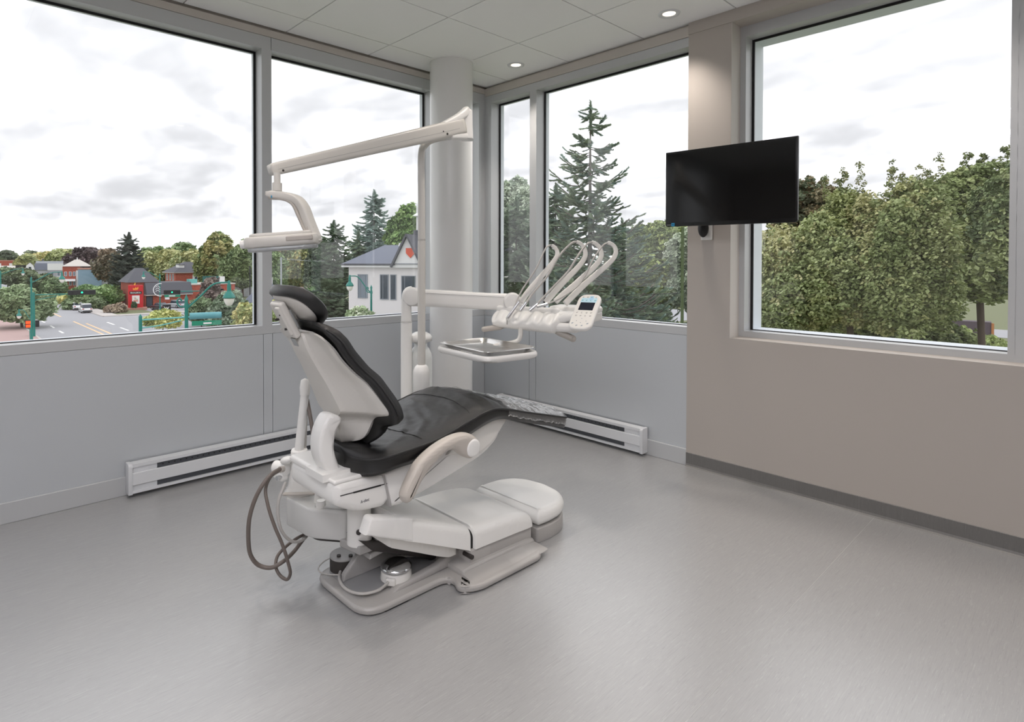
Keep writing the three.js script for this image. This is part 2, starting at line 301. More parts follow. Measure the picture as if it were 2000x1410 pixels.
// ---------------------------------------------------------------- the dental chair (axis along z, head towards +z); u = x - 1.64
import { TextGeometry } from 'three/addons/geometries/TextGeometry.js';
import { FontLoader } from 'three/addons/loaders/FontLoader.js';
const fontBold = await new FontLoader().loadAsync('fonts/droid/droid_sans_bold.typeface.json');
const CU = 1.64, CZ = 1.8;
Object.assign(M, {
  leather: phys(0x050506, 0.28, { bumpMap: dataTex(512, (i, j) => 128 + 70 * N2(i * 0.13, j * 0.13) + 50 * N2(i * 0.4, j * 0.4), [14, 14], false), bumpScale: 0.0003, ior: 1.6 }),
  leatherMatte: phys(0x0c0a0a, 0.5, {}),
  film: new THREE.MeshPhysicalMaterial({ color: 0xffffff, roughness: 0.09, transmission: 0.93, thickness: 0, ior: 1.6, specularIntensity: 1 }),
  basePlate: phys(0xaeaba8, 0.38, { clearcoat: 0.3, clearcoatRoughness: 0.25 }),
  tread: mat(0xb7b7b8, 0.45, 0.6, { bumpMap: dataTex(256, (i, j) => 128 + 110 * N2(i * 0.6, j * 0.6), [18, 18], false), bumpScale: 0.0012 }),
  pump: phys(0xcfcfcd, 0.4, {}),
  armGrey: phys(0xc2bbb3, 0.42, {}),
  dark: mat(0x3a3634, 0.55),
  hose: phys(0x6f6660, 0.45, {}),
  hoseLight: phys(0xbdbab6, 0.4, {}),
});
const plan = (pts, y0, y1, bev = 0.004, seg = 3) => { const g = slab(pts.map(([u, z]) => [u, -z]), y1 - y0, bev, seg); g.rotateX(-Math.PI / 2); g.translate(0, y0, 0); return smooth(g, 0.7); };
const sideCut = (pts, u0, u1, bev = 0.004, seg = 3, spline = false) => { const g = slab(pts.map(([z, y]) => [-z, y]), u1 - u0, bev, seg, spline); g.rotateY(Math.PI / 2); g.translate(u0, 0, 0); return smooth(g, 0.7); };
const chair = thing('dental_chair', [CU, 0, CZ], 'black leather dental chair with white shell on grey base', 'dental chair');
const cm = (name, geo, m, parent = chair) => { if (Array.isArray(geo)) geo = merge(geo); geo.translate(0, 0, -CZ); return mesh(name, geo, m, parent); };
const lerpTab = (tab, x, k) => { // smooth interpolation in a table of rows [x, a, b, c...] with falling or rising x
  const s = tab[0][0] < tab[tab.length - 1][0] ? 1 : -1; let i = 0;
  while (i < tab.length - 2 && s * (x - tab[i + 1][0]) > 0) i++;
  const a = tab[Math.max(0, i - 1)], b = tab[i], c = tab[i + 1], d = tab[Math.min(tab.length - 1, i + 2)], t = THREE.MathUtils.clamp((x - b[0]) / (c[0] - b[0]), 0, 1), h = c[0] - b[0];
  const m0 = a === b ? (c[k] - b[k]) / h : (c[k] - a[k]) / (c[0] - a[0]), m1 = c === d ? (c[k] - b[k]) / h : (d[k] - b[k]) / (d[0] - b[0]), t2 = t * t, t3 = t2 * t;
  return (2 * t3 - 3 * t2 + 1) * b[k] + (t3 - 2 * t2 + t) * h * m0 + (-2 * t3 + 3 * t2) * c[k] + (t3 - t2) * h * m1;
};
// a cover drawn station by station along z: [z, y top, y bottom, half width], rounded along its top edges
function coverSkin(tab, r, n = 28, flare = 0) {
  const rows = [], z0 = tab[0][0], z1 = tab[tab.length - 1][0];
  for (let i = 0; i <= n; i++) {
    const z = z0 + (z1 - z0) * i / n, yt = lerpTab(tab, z, 1), yb = lerpTab(tab, z, 2), hw = lerpTab(tab, z, 3), rr = Math.min(r, (yt - yb) * 0.8), row = [[hw + flare, yb, z]];
    for (let k = 0; k <= 8; k++) { const q = k / 8 * Math.PI / 2; row.push([hw - rr + rr * Math.cos(q), yt - rr + rr * Math.sin(q), z]); }
    for (let k = 8; k >= 0; k--) { const q = k / 8 * Math.PI / 2; row.push([-hw + rr - rr * Math.cos(q), yt - rr + rr * Math.sin(q), z]); }
    row.push([-hw - flare, yb, z]); rows.push(row.reverse());
  }
  const end = (row, z, k) => { const c = [0, 0]; row.forEach(([u, y]) => { c[0] += u / row.length; c[1] += y / row.length; }); return row.map(([u, y]) => [c[0] + (u - c[0]) * k, c[1] + (y - c[1]) * k, z]); };
  return smooth(skin([end(rows[0], z0 - Math.sign(z1 - z0) * -0.0, 0.97), ...rows.map((q, i) => (i === 0 ? q.map(([u, y, z]) => [u, y, z + 0.004 * Math.sign(z1 - z0)]) : i === rows.length - 1 ? q.map(([u, y, z]) => [u, y, z - 0.004 * Math.sign(z1 - z0)]) : q)), end(rows[rows.length - 1], z1, 0.97)], true, true), 0.8);
}
{ // base
  const plate = cm('base_plate', [plan(roundPoly([[-0.2, 2.312, 0.09], [0.178, 2.312, 0.1], [0.178, 1.955, 0.03], [0.205, 1.93, 0.03], [0.262, 1.962, 0.03], [0.312, 1.9, 0.05], [0.312, 1.53, 0.04], [0.205, 1.462, 0.02], [-0.205, 1.462, 0.02], [-0.312, 1.53, 0.04], [-0.312, 1.9, 0.05], [-0.205, 1.93, 0.03], [-0.2, 1.955, 0.03]]), 0.003, 0.03, 0.012, 4),
    sideCut([[2.17, 0.026], [2.13, 0.044], [1.95, 0.058], [1.84, 0.1], [1.84, 0.03]], 0.1, 0.135, 0.01), sideCut([[2.17, 0.026], [2.13, 0.044], [1.95, 0.058], [1.84, 0.1], [1.84, 0.03]], -0.135, -0.1, 0.01),
    coverSkin([[1.9, 0.052, 0.026, 0.225], [1.86, 0.058, 0.026, 0.228], [1.52, 0.05, 0.026, 0.228], [1.478, 0.04, 0.026, 0.222]], 0.012, 20, 0.075),
    coverSkin([[1.845, 0.108, 0.04, 0.207], [1.6, 0.103, 0.04, 0.207], [1.482, 0.096, 0.04, 0.205]], 0.006)], M.basePlate);
  plate.userData.label = 'grey painted base plate';
  cm('tread_plate', plan(roundPoly([[-0.18, 2.27, 0.06], [0.09, 2.27, 0.06], [0.09, 1.9, 0.01], [-0.18, 1.9, 0.01]]), 0.032, 0.0365, 0.001), M.tread);
  for (const [u, z0, z1] of [[0.15, 2.12, 2.22], [0.28, 1.6, 1.85], [-0.17, 2.12, 2.22]]) cm('base_foot', plan([[u, z1], [u + 0.02, z1], [u + 0.02, z0], [u, z0]], 0, 0.004, 0), M.darkSeam);
  const pts = [[0.205, 1.437], [0.212, 1.36], [0.205, 1.28], [0.17, 1.21], [0.11, 1.165], [0, 1.145], [-0.11, 1.165], [-0.17, 1.21], [-0.205, 1.28], [-0.212, 1.36], [-0.205, 1.437]];
  const toe = (k, o) => roundPoly(pts.map(([u, z], i) => [u * k, 1.437 - o + (z - 1.437 + o) * k, i === 0 || i === 10 ? 0.015 : 0.03]), 4);
  cm('toe_base', plan(toe(0.985, 0.003), 0, 0.064, 0.004), M.basePlate);
  cm('toe_cap', plan(toe(1, 0), 0.068, 0.142, 0.034, 6), M.white);
  cm('front_cover', coverSkin([[1.824, 0.193, 0.105, 0.211], [1.7, 0.188, 0.102, 0.213], [1.58, 0.174, 0.098, 0.213], [1.51, 0.157, 0.094, 0.212], [1.478, 0.14, 0.092, 0.209]], 0.042), M.white);
  cm('cover_gap', coverSkin([[1.838, 0.176, 0.105, 0.198], [1.82, 0.176, 0.105, 0.198]], 0.03, 4), M.darkSeam);
  cm('lift_arm_cover', sideCut(roundPoly([[2.322, 0.316], [2.3, 0.372, 0.015], [2.12, 0.316], [2.12, 0.228]]), 0.15, 0.206, 0.012, 4), M.white);
  cm('lift_arm_cover', coverSkin([[2.168, 0.328, 0.25, 0.203], [2.1, 0.303, 0.222, 0.205], [1.95, 0.244, 0.155, 0.208], [1.842, 0.196, 0.106, 0.209]], 0.036), M.white);
  cm('lift_arm', coverSkin([[2.2, 0.285, 0.222, 0.165], [2.1, 0.24, 0.175, 0.168], [1.93, 0.16, 0.096, 0.168], [1.88, 0.13, 0.09, 0.165]], 0.01), M.whiteWarm);
  cm('pivot_bracket', [rod([-0.18, 0.13, 1.85], [0.18, 0.13, 1.85], 0.022), sideCut([[2.25, 0.22], [2.2, 0.17], [2.0, 0.08], [1.92, 0.04], [1.85, 0.04], [1.85, 0.1]], -0.1, 0.06, 0.004)], M.dark);
  cm('pivot_bolt', rod([0.17, 0.085, 1.845], [0.219, 0.085, 1.845], 0.009), M.dark);
}
{ // pedestal, pump housing and swivel
  const g = cyl(0.044, 0.046, 0.2, 40); g.translate(0.0, 0.29, 2.222);
  const col = cm('swivel_column', g, M.white); cm('pin_hole', rod([0.043, 0.25, 2.252], [0.0, 0.25, 2.222], 0.009), M.dark, col);
  const d = cyl(0.056, 0.056, 0.05, 40); d.translate(-0.138, 0.06, 2.206);
  const disc = cm('mount_disc', d, M.dark); const top = cyl(0.056, 0.056, 0.006, 40); top.translate(-0.138, 0.088, 2.206); cm('mount_plate', top, M.greyPaint, disc);
  for (const [u, z] of [[-0.13, 2.235], [-0.1, 2.2]]) { const b = cyl(0.008, 0.008, 0.008, 12); b.translate(u, 0.094, z); cm('bolt', b, M.dark, disc); }
  cm('pedestal_fin', [sideCut([[2.262, 0.036], [2.258, 0.06], [2.19, 0.125], [2.12, 0.15], [2.0, 0.11], [2.0, 0.036]], -0.07, -0.045, 0.005), sideCut([[2.2, 0.13], [2.2, 0.15], [2.12, 0.17], [2.12, 0.14]], -0.07, 0.04, 0.005), plan([[-0.06, 2.27], [0.05, 2.25], [0.05, 2.16], [-0.06, 2.16]], 0.165, 0.198, 0.006)], M.greyPaint);
  cm('pump_housing', plan(roundPoly([[-0.345, 2.362, 0.035], [-0.155, 2.345, 0.035], [-0.048, 2.262, 0.02], [-0.048, 2.17, 0.02], [-0.33, 2.2, 0.03]]), 0.188, 0.3, 0.008), M.pump);
  cm('pump_lid', plan(roundPoly([[-0.17, 2.33, 0.03], [-0.06, 2.25, 0.02], [-0.06, 2.18, 0.02], [-0.2, 2.2, 0.03]]), 0.3, 0.307, 0.003), M.pump);
  cm('pump_foot', [plan(roundPoly([[-0.3, 2.33, 0.02], [-0.15, 2.32, 0.02], [-0.05, 2.24, 0.02], [-0.06, 2.18, 0.02], [-0.28, 2.22, 0.02]]), 0.174, 0.19, 0.004)], M.dark);
  cm('valve_knob', [rod([-0.2, 0.3, 2.28], [-0.2, 0.335, 2.28], 0.022, 0.018), rod([-0.15, 0.3, 2.3], [-0.15, 0.325, 2.3], 0.02, 0.016)], M.white);
  cm('power_switch', rod([-0.3, 0.175, 2.33], [-0.29, 0.19, 2.31], 0.014), M.white);
  // housing under the seat rear
  const h = cm('seat_housing', sideCut(roundPoly([[2.425, 0.435, 0.03], [2.42, 0.51, 0.03], [2.2, 0.5], [2.19, 0.4], [2.22, 0.372, 0.02], [2.33, 0.382, 0.05]]), -0.165, 0.17, 0.028, 6), M.white);
  cm('housing_seam', [sideCut([[2.4, 0.4625], [2.2, 0.456], [2.2, 0.459], [2.4, 0.4655]], 0.168, 0.1712, 0), sideCut([[2.35, 0.4595], [2.24, 0.456], [2.24, 0.461], [2.35, 0.4645]], 0.1685, 0.1718, 0)], M.darkSeam, h);
  cm('rear_ledge', [rbx(-0.16, 0.02, 0.5, 0.528, 2.33, 2.425, 0.012, 4), rbx(0.03, 0.165, 0.5, 0.516, 2.25, 2.42, 0.012, 4)], M.white, h);
  const tg = new TextGeometry('A-dec', { font: fontBold, size: 0.0095, depth: 0.0006 }); tg.rotateY(Math.PI / 2); tg.translate(0.1703, 0.417, 2.322); cm('maker_mark', tg, mat(0x77777c, 0.5), h);
  cm('seat_skirt', [sideCut(roundPoly([[2.232, 0.5], [2.2, 0.37, 0.01], [2.16, 0.362, 0.02], [2.03, 0.385, 0.1], [1.74, 0.452, 0.05], [1.66, 0.5, 0.03], [1.62, 0.575], [1.78, 0.585], [1.87, 0.56], [2.1, 0.52]]), -0.175, 0.175, 0.02, 5)], M.white);
  cm('skirt_seam', sideCut([[2.235, 0.5], [2.203, 0.372], [2.197, 0.372], [2.229, 0.5]], -0.172, 0.1765, 0.001), M.greyPaint);
  cm('leg_support', sideCut(roundPoly([[1.95, 0.5], [1.76, 0.47], [1.69, 0.5, 0.03], [1.6, 0.592], [1.7, 0.6], [1.9, 0.55]]), -0.185, 0.185, 0.014, 4), M.whiteWarm);
}
// upholstery
const ZS = [[2.345, 0.568, 0.51, 0.1], [2.32, 0.566, 0.506, 0.165], [2.28, 0.566, 0.508, 0.205], [2.2, 0.575, 0.522, 0.228], [2.02, 0.592, 0.53, 0.232], [1.88, 0.625, 0.565, 0.23], [1.76, 0.65, 0.598, 0.23], [1.68, 0.642, 0.6, 0.23], [1.55, 0.606, 0.562, 0.23], [1.4, 0.566, 0.52, 0.228], [1.28, 0.534, 0.486, 0.222], [1.245, 0.524, 0.478, 0.205], [1.236, 0.518, 0.482, 0.18]];
const fold = (u, z) => {
  let f = 0;
  f += 0.0045 * Math.exp(-(((z - 1.72 - 0.06 * Math.abs(u)) / 0.012) ** 2)) * Math.sin(6 + 9 * u) - 0.004 * Math.exp(-(((z - 1.69 + 0.08 * u) / 0.01) ** 2)) + 0.004 * Math.exp(-(((z - 1.765 - 0.1 * u) / 0.012) ** 2));
  for (const [u0, z0, a, L, w, h] of [[0.12, 2.02, 0.9, 0.06, 0.009, 0.004], [0.16, 1.96, 1.1, 0.05, 0.008, -0.003], [0.08, 2.08, 0.7, 0.06, 0.01, 0.0045], [-0.02, 2.0, 0.5, 0.09, 0.014, 0.005], [0.0, 1.93, 0.4, 0.1, 0.012, -0.004], [-0.08, 1.9, 0.2, 0.08, 0.016, 0.005], [0.1, 1.85, 0.3, 0.08, 0.013, 0.004], [0.15, 2.14, 1.2, 0.05, 0.01, 0.004], [0.19, 2.24, 1.0, 0.04, 0.008, 0.004], [0.17, 1.63, 1.2, 0.05, 0.006, 0.004], [0.05, 1.62, 1.4, 0.06, 0.007, 0.0035], [-0.1, 2.1, 0.9, 0.07, 0.012, 0.005], [-0.15, 1.98, 0.6, 0.06, 0.012, 0.004]]) {
    const du = u - u0, dz = z - z0, p = du * Math.cos(a) + dz * Math.sin(a), q = -du * Math.sin(a) + dz * Math.cos(a) + 0.35 * p * p; f += h * Math.exp(-((p / L) ** 2) - ((q / w) ** 2));
  }
  return f + 0.0012 * N2(u * 9, z * 9) + 0.0009 * N2(u * 30 + 7, z * 22);
};
function seatRow(z, off = 0) {
  const ys = lerpTab(ZS, z, 1), yb = lerpTab(ZS, z, 2), hw = lerpTab(ZS, z, 3) + off, out = [], n = 40;
  for (let i = 0; i <= n; i++) { // over the top, near side to far side
    const t = 1 - 2 * i / n, u = hw * Math.sign(t) * (1 - (1 - Math.abs(t)) ** 1.25), e = Math.abs(u) / hw;
    const dish = -0.016 * Math.exp(-(((z - 2.1) / 0.14) ** 2)) * (1 - e * e) + 0.01 * Math.exp(-(((z - 1.72) / 0.1) ** 2)) * (1 - e * e);
    out.push([u, ys + off + 0.03 * (1 - e ** 5) + dish + 1.35 * fold(u, z) * (1 - e ** 4), z]);
  }
  out.push([-hw * 1.0, ys - 0.012, z], [-hw * 0.985, yb + 0.018, z], [-hw * 0.95, yb - off, z], [-hw * 0.4, yb - off - 0.004, z], [hw * 0.4, yb - off - 0.004, z], [hw * 0.95, yb - off, z], [hw * 0.985, yb + 0.018, z], [hw * 1.0, ys - 0.012, z]);
  return out;
}
{
  const rows = []; for (let i = 0; i <= 150; i++) rows.push(seatRow(2.345 + (1.236 - 2.345) * i / 150));
  const seat = cm('seat_upholstery', skin(rows, true, true), M.leather);
  const edge = (s) => { const p = []; for (let i = 0; i <= 60; i++) { const z = 2.335 + (1.24 - 2.335) * i / 60; p.push([s * (lerpTab(ZS, z, 3) + 0.002), lerpTab(ZS, z, 1) + 0.002, z]); } return p; };
  cm('piping', [tube(edge(1), 0.0048, 120, 8), tube(edge(-1), 0.0048, 120, 8), tube([[0.115, 0.569, 2.335], [0.06, 0.569, 2.346], [-0.06, 0.569, 2.346], [-0.115, 0.569, 2.335]], 0.0032, 20, 6)], M.leather, seat);
  const seam = (zf) => { const p = []; for (let i = 0; i <= 24; i++) { const u = 0.2 - 0.4 * i / 24, z = zf(u), e = Math.abs(u) / lerpTab(ZS, z, 3); const dish = -0.016 * Math.exp(-(((z - 2.1) / 0.14) ** 2)) * (1 - e * e) + 0.01 * Math.exp(-(((z - 1.72) / 0.1) ** 2)) * (1 - e * e); p.push([u, lerpTab(ZS, z, 1) + 0.03 * (1 - e ** 5) + dish + 1.35 * fold(u, z) * (1 - e ** 4) + 0.0004, z]); } return p; };
  cm('stitched_seam', [tube(seam((u) => 2.1 - 0.5 * u * u), 0.0015, 48, 5), tube(seam((u) => 1.82 + 0.6 * u * u), 0.0015, 48, 5)], M.leatherMatte, seat);
  const fr = []; for (let i = 0; i <= 70; i++) { const z = 1.655 + (1.232 - 1.655) * i / 70; fr.push(seatRow(Math.max(z, 1.237), 0.0035).map(([u, y]) => [u, y + 0.004 * N2(u * 16 + 3, z * 30) + 0.0028 * N2(u * 50, z * 60), z]).filter((p, j) => j !== 43 && j !== 46)); }
  cm('clear_film', skin(fr, true), M.film).userData.label = 'clear plastic cover over the foot end';
}
{ // armrest on the near side
  const a = cm('armrest', sideCut([[2.206, 0.417], [2.219, 0.442], [2.175, 0.52], [2.146, 0.55], [2.077, 0.585], [1.986, 0.606], [1.916, 0.6], [1.872, 0.57], [1.864, 0.527], [1.903, 0.503], [1.948, 0.522], [1.985, 0.552], [2.02, 0.556], [2.077, 0.53], [2.14, 0.477], [2.18, 0.424]], 0.236, 0.288, 0.02, 5, 90), M.armGrey);
  a.userData.label = 'warm grey curved armrest';
  cm('armrest_shaft', rod([0.16, 0.545, 1.905], [0.24, 0.545, 1.905], 0.02), M.white, a);
  cm('armrest_hub', (() => { const g = lathe([[0, 0.008], [0.025, 0.007], [0.033, 0.003], [0.034, 0]], 32); g.rotateZ(-Math.PI / 2); g.translate(0.286, 0.545, 1.903); return g; })(), M.white, a);
}
// backrest: rows by height  [y, z spine, z edge, half width]
const BK = [[1.012, 2.474, 2.474, 0.1], [1.0, 2.476, 2.466, 0.148], [0.96, 2.466, 2.428, 0.164], [0.915, 2.447, 2.396, 0.17], [0.87, 2.424, 2.356, 0.18], [0.83, 2.403, 2.316, 0.2], [0.77, 2.374, 2.276, 0.224], [0.73, 2.356, 2.252, 0.237], [0.716, 2.351, 2.247, 0.228], [0.706, 2.348, 2.243, 0.192], [0.696, 2.345, 2.241, 0.152], [0.68, 2.341, 2.243, 0.125], [0.65, 2.334, 2.25, 0.112], [0.62, 2.324, 2.26, 0.098], [0.6, 2.31, 2.272, 0.07], [0.592, 2.296, 2.282, 0.03]];
{
  const prof = (a) => { const s = THREE.MathUtils.clamp((a - 0.36) / 0.64, 0, 1); return a < 0.36 ? 1 - 0.04 * (a / 0.36) ** 2 : 0.96 * (1 - s) * (1 - 0.15 * Math.sin(Math.PI * s)) ** 1; };
  const rows = [];
  for (let i = 0; i <= 90; i++) {
    const y = 1.012 + (0.592 - 1.012) * i / 90, zs = lerpTab(BK, y, 1), ze = lerpTab(BK, y, 2), hw = Math.max(0.01, lerpTab(BK, y, 3)), r = [];
    for (let j = 0; j <= 64; j++) { const t = -1 + 2 * j / 64; r.push([t * hw, y - 0.012 * prof(Math.abs(t)) * (i > 70 ? (i - 70) / 20 : 0) - (i < 24 ? 0.034 * Math.exp(-((t / 0.34) ** 4)) * (1 - i / 24) : 0), ze + (zs - ze) * prof(Math.abs(t)) - (Math.abs(t) > 0.37 && Math.abs(t) < 0.9 ? 0.007 * Math.min(1, (0.9 - Math.abs(t)) * 5) : 0)]); }
    for (let j = 0; j <= 8; j++) { const t = 1 - 2 * j / 8; r.push([t * hw * 0.97, y, ze - 0.012]); }
    rows.push(r);
  }
  const shell = cm('back_shell', smooth(skin(rows, true, true), 0.5), M.lampGrey); shell.userData.label = 'white plastic back shell';
  // padded cushion in front of the shell
  const pr = [];
  for (let i = 0; i <= 90; i++) {
    const k = i / 90, y = 1.034 + (0.572 - 1.034) * k, yy = THREE.MathUtils.clamp(1.012 + (0.592 - 1.012) * k + 0.02 * Math.exp(-(((k - 0.76) / 0.09) ** 2)), 0.592, 1.012), ze = lerpTab(BK, yy, 2), hw = Math.max(0.02, lerpTab(BK, yy, 3)) + (0.02 + 0.022 * THREE.MathUtils.smoothstep(k, 0.74, 0.82)) * Math.min(1, 8 * k, 9 * (1 - k)) + 0.006, end = Math.min(1, 14 * k, 14 * (1 - k)), th = 0.05 * Math.sqrt(end), r = [];
    for (let j = 0; j <= 20; j++) { const t = -1 + 2 * j / 20; r.push([t * hw * 0.97, y, ze - 0.006 - 0.012 * (1 - end)]); }
    r.push([hw, y + 0.004, ze - 0.006 - 0.35 * th]);
    for (let j = 0; j <= 20; j++) { const t = 1 - 2 * j / 20; r.push([t * hw * 0.98, y + 0.014, ze - 0.006 - th * (0.8 + 0.2 * Math.sqrt(Math.max(0, 1 - t * t))) + 0.012 * (1 - Math.abs(t)) * end + 0.0015 * N2(t * 4, y * 12)]); }
    r.push([-hw, y + 0.004, ze - 0.006 - 0.35 * th]);
    pr.push(r);
  }
  const pad = cm('back_cushion', skin(pr, true, true), M.leather);
  const pip = []; for (let i = 3; i <= 62; i++) pip.push([pr[i][21][0] + 0.002, pr[i][21][1], pr[i][21][2]]);
  cm('piping', tube(pip, 0.0035, 120, 6), M.leather, pad);
  cm('back_hinge', [sideCut([[2.392, 0.72], [2.42, 0.69], [2.436, 0.64], [2.434, 0.58], [2.41, 0.53], [2.38, 0.5], [2.335, 0.5], [2.36, 0.54], [2.378, 0.6], [2.372, 0.65], [2.35, 0.7]], 0.022, 0.098, 0.014, 5, 70)], M.white);
  cm('hinge_slot', bx(0.0, 0.125, 0.504, 0.5295, 2.318, 2.44), M.white);
}
{ // headrest
  const t = V(0, 0.68, 0.73).normalize(), n = V(0, 0.73, -0.68).normalize(), o = V(-0.005, 1.083, 2.478);
  const P = (a, b, h) => o.clone().addScaledVector(V(1, 0, 0), a).addScaledVector(t, b).addScaledVector(n, h).toArray();
  const oval = (k, l, h, bend) => { const r = []; for (let i = 0; i < 48; i++) { const q = i / 48 * 2 * Math.PI, c = Math.cos(q), s = Math.sin(q), a = 0.122 * k * Math.sign(c) * Math.abs(c) ** 0.8, b = 0.094 * l * Math.sign(s) * Math.abs(s) ** 0.85; r.push(P(a, b, h + bend * (a * a * 2.2 + b * b * 1.2))); } return r; };
  const head = cm('headrest_cushion', skin([oval(0.8, 0.78, -0.008, 1), oval(0.88, 0.86, -0.018, 1), oval(0.96, 0.95, -0.02, 1), oval(1.03, 1.03, -0.01, 1), oval(1.03, 1.03, 0.01, 1), oval(0.95, 0.95, 0.022, 1), oval(0.8, 0.8, 0.027, 1), oval(0.4, 0.4, 0.027, 1)], true, true), M.leather);
  cm('headrest_plate', skin([oval(0.5, 0.5, -0.02, 1), oval(0.78, 0.76, -0.018, 1), oval(0.85, 0.83, -0.014, 1), oval(0.85, 0.83, -0.004, 1)], true, true), M.lampGrey, head);
  const bar = [V(0, 1.113, 2.545), V(0, 0.985, 2.478)], dir = bar[0].clone().sub(bar[1]).normalize();
  const g = new RoundedBoxGeometry(0.082, 0.14, 0.026, 4, 0.011); frameGeo(g, bar[0].clone().lerp(bar[1], 0.5), V(1, 0, 0), dir);
  const g2 = new RoundedBoxGeometry(0.03, 0.11, 0.014, 4, 0.006); frameGeo(g2, bar[0].clone().lerp(bar[1], 0.48).add(V(0.02, -0.006, 0.012)), V(1, 0, 0), dir);
  const gl = cm('headrest_glide', [g, g2], M.lampGrey);
  for (const [u, y, z] of [[0.026, 1.07, 2.52], [0.024, 1.02, 2.5], [-0.02, 1.05, 2.515]]) cm('screw', rod([u, y, z], [u, y - 0.002, z + 0.025], 0.004), M.dark, gl);
  const gb = new THREE.BoxGeometry(0.032, 0.2, 0.006); frameGeo(gb, V(0, 1.02, 2.462), V(1, 0, 0), dir); const gk = new THREE.BoxGeometry(0.036, 0.03, 0.03); frameGeo(gk, V(0.0, 0.975, 2.466), V(1, 0, 0), dir);
  cm('glide_bar', [gb, gk, rod([0, 1.09, 2.53], [0.0, 1.09, 2.5], 0.008), rod([-0.03, 1.1, 2.525], [0.03, 1.1, 2.525], 0.005)], M.steel);
}
{ // assistant's arm at the rear of the chair
  const lean = V(0.03, 0.24, -0.012), a = V(-0.335, 0.47, 2.3);
  const post = cm('assistant_arm', [rod(a, a.clone().add(lean), 0.0185, 0.0165, 24), (() => { const g = lathe([[0.058, 0], [0.058, 0.01], [0.052, 0.014], [0.052, 0.022], [0.047, 0.026], [0.04, 0.06], [0.033, 0.1], [0.032, 0.13], [0.034, 0.17], [0.03, 0.178], [0, 0.178]], 36); g.translate(-0.34, 0.3, 2.296); return g; })()], M.white);
  const cap = lathe([[0.019, 0], [0.021, 0.03], [0.016, 0.06], [0, 0.068]], 20); cap.translate(-0.305, 0.705, 2.288); cm('arm_cap', cap, M.white, post);
  const knob = new THREE.SphereGeometry(1, 24, 16); knob.scale(0.035, 0.016, 0.024); knob.rotateZ(0.35); knob.translate(-0.352, 0.44, 2.345); cm('release_knob', knob, M.white, post);
  cm('hose_holder', [rbx(-0.44, -0.36, 0.35, 0.392, 2.33, 2.37, 0.014, 4), rod([-0.42, 0.4, 2.36], [-0.36, 0.4, 2.34], 0.026)], M.white, post);
  cm('holder_screw', rod([-0.37, 0.372, 2.36], [-0.362, 0.372, 2.382], 0.009), M.chrome, post);
  const bl = rbx(-0.07, 0.07, -0.004, 0.004, -0.011, 0.011, 0.0035); bl.rotateY(0.9); bl.translate(-0.27, 0.322, 2.325); cm('brake_lever', bl, M.greyPlastic, post);
}
// hoses hanging behind the chair, each a thing of its own
const c5 = (x, y, d) => at(x / 4.147 + 470, y / 4.147 + 880, d);
function hose(name, label, pts, r, m, group) { const h = thing(name, [0, 0, 0], label, 'hose', group); const v = pts.map((p) => (p.isVector3 ? p : c5(...p))); const b = v[0].clone(); b.y = 0; h.position.copy(b); mesh('tubing', tube(v.map((q) => q.clone().sub(b)), r, 160, 12), m, h); return [h, v.map((q) => q.clone().sub(b))]; }
{
  const [h1, p1] = hose('suction_hose', 'thick taupe hose, outermost of the loops behind the chair', [[345, 150, 2.26], [330, 150, 2.25], [240, 205, 2.2], [150, 330, 2.17], [80, 520, 2.16], [65, 700, 2.17], [85, 850, 2.19], [150, 930, 2.21], [250, 950, 2.22], [340, 905, 2.24], [430, 825, 2.3], [500, 735, 2.34], [560, 660, 2.38], [600, 620, 2.42]], 0.0078, M.hose, 'hoses looped behind the chair');
  mesh('collar', rod(p1[0], p1[1].clone().lerp(p1[2], 0.1), 0.012), M.greyPlastic, h1);
  hose('suction_hose', 'taupe hose whose narrow loop hangs lowest behind the chair', [[345, 165, 2.28], [320, 165, 2.27], [245, 215, 2.23], [205, 310, 2.2], [225, 450, 2.18], [280, 620, 2.17], [340, 760, 2.17], [385, 900, 2.18], [405, 1000, 2.2], [380, 1045, 2.21], [330, 1020, 2.22], [290, 950, 2.24], [300, 860, 2.27], [380, 770, 2.31], [480, 700, 2.36], [560, 665, 2.4], [600, 640, 2.43]], 0.0062, M.hose, 'hoses looped behind the chair');
  hose('suction_hose', 'slim grey hose, innermost of the loops behind the chair', [[365, 262, 2.22], [350, 300, 2.2], [312, 400, 2.18], [305, 520, 2.18], [330, 640, 2.19], [390, 720, 2.22], [450, 742, 2.25], [520, 715, 2.3], [560, 660, 2.36], [590, 630, 2.4]], 0.0058, M.hoseLight, 'hoses looped behind the chair');
  hose('supply_tube', 'straight grey tube hanging between assistant arm and backrest', [at(600, 790, 2.42), at(598, 830, 2.42), at(597, 860, 2.42), at(596, 900, 2.42)], 0.0055, M.hoseLight);
  hose('supply_tube', 'brown tube slanting down behind the backrest', [at(600, 780, 2.4), at(606, 812, 2.38), at(611, 845, 2.36), at(612, 870, 2.34)], 0.008, M.hose);
}
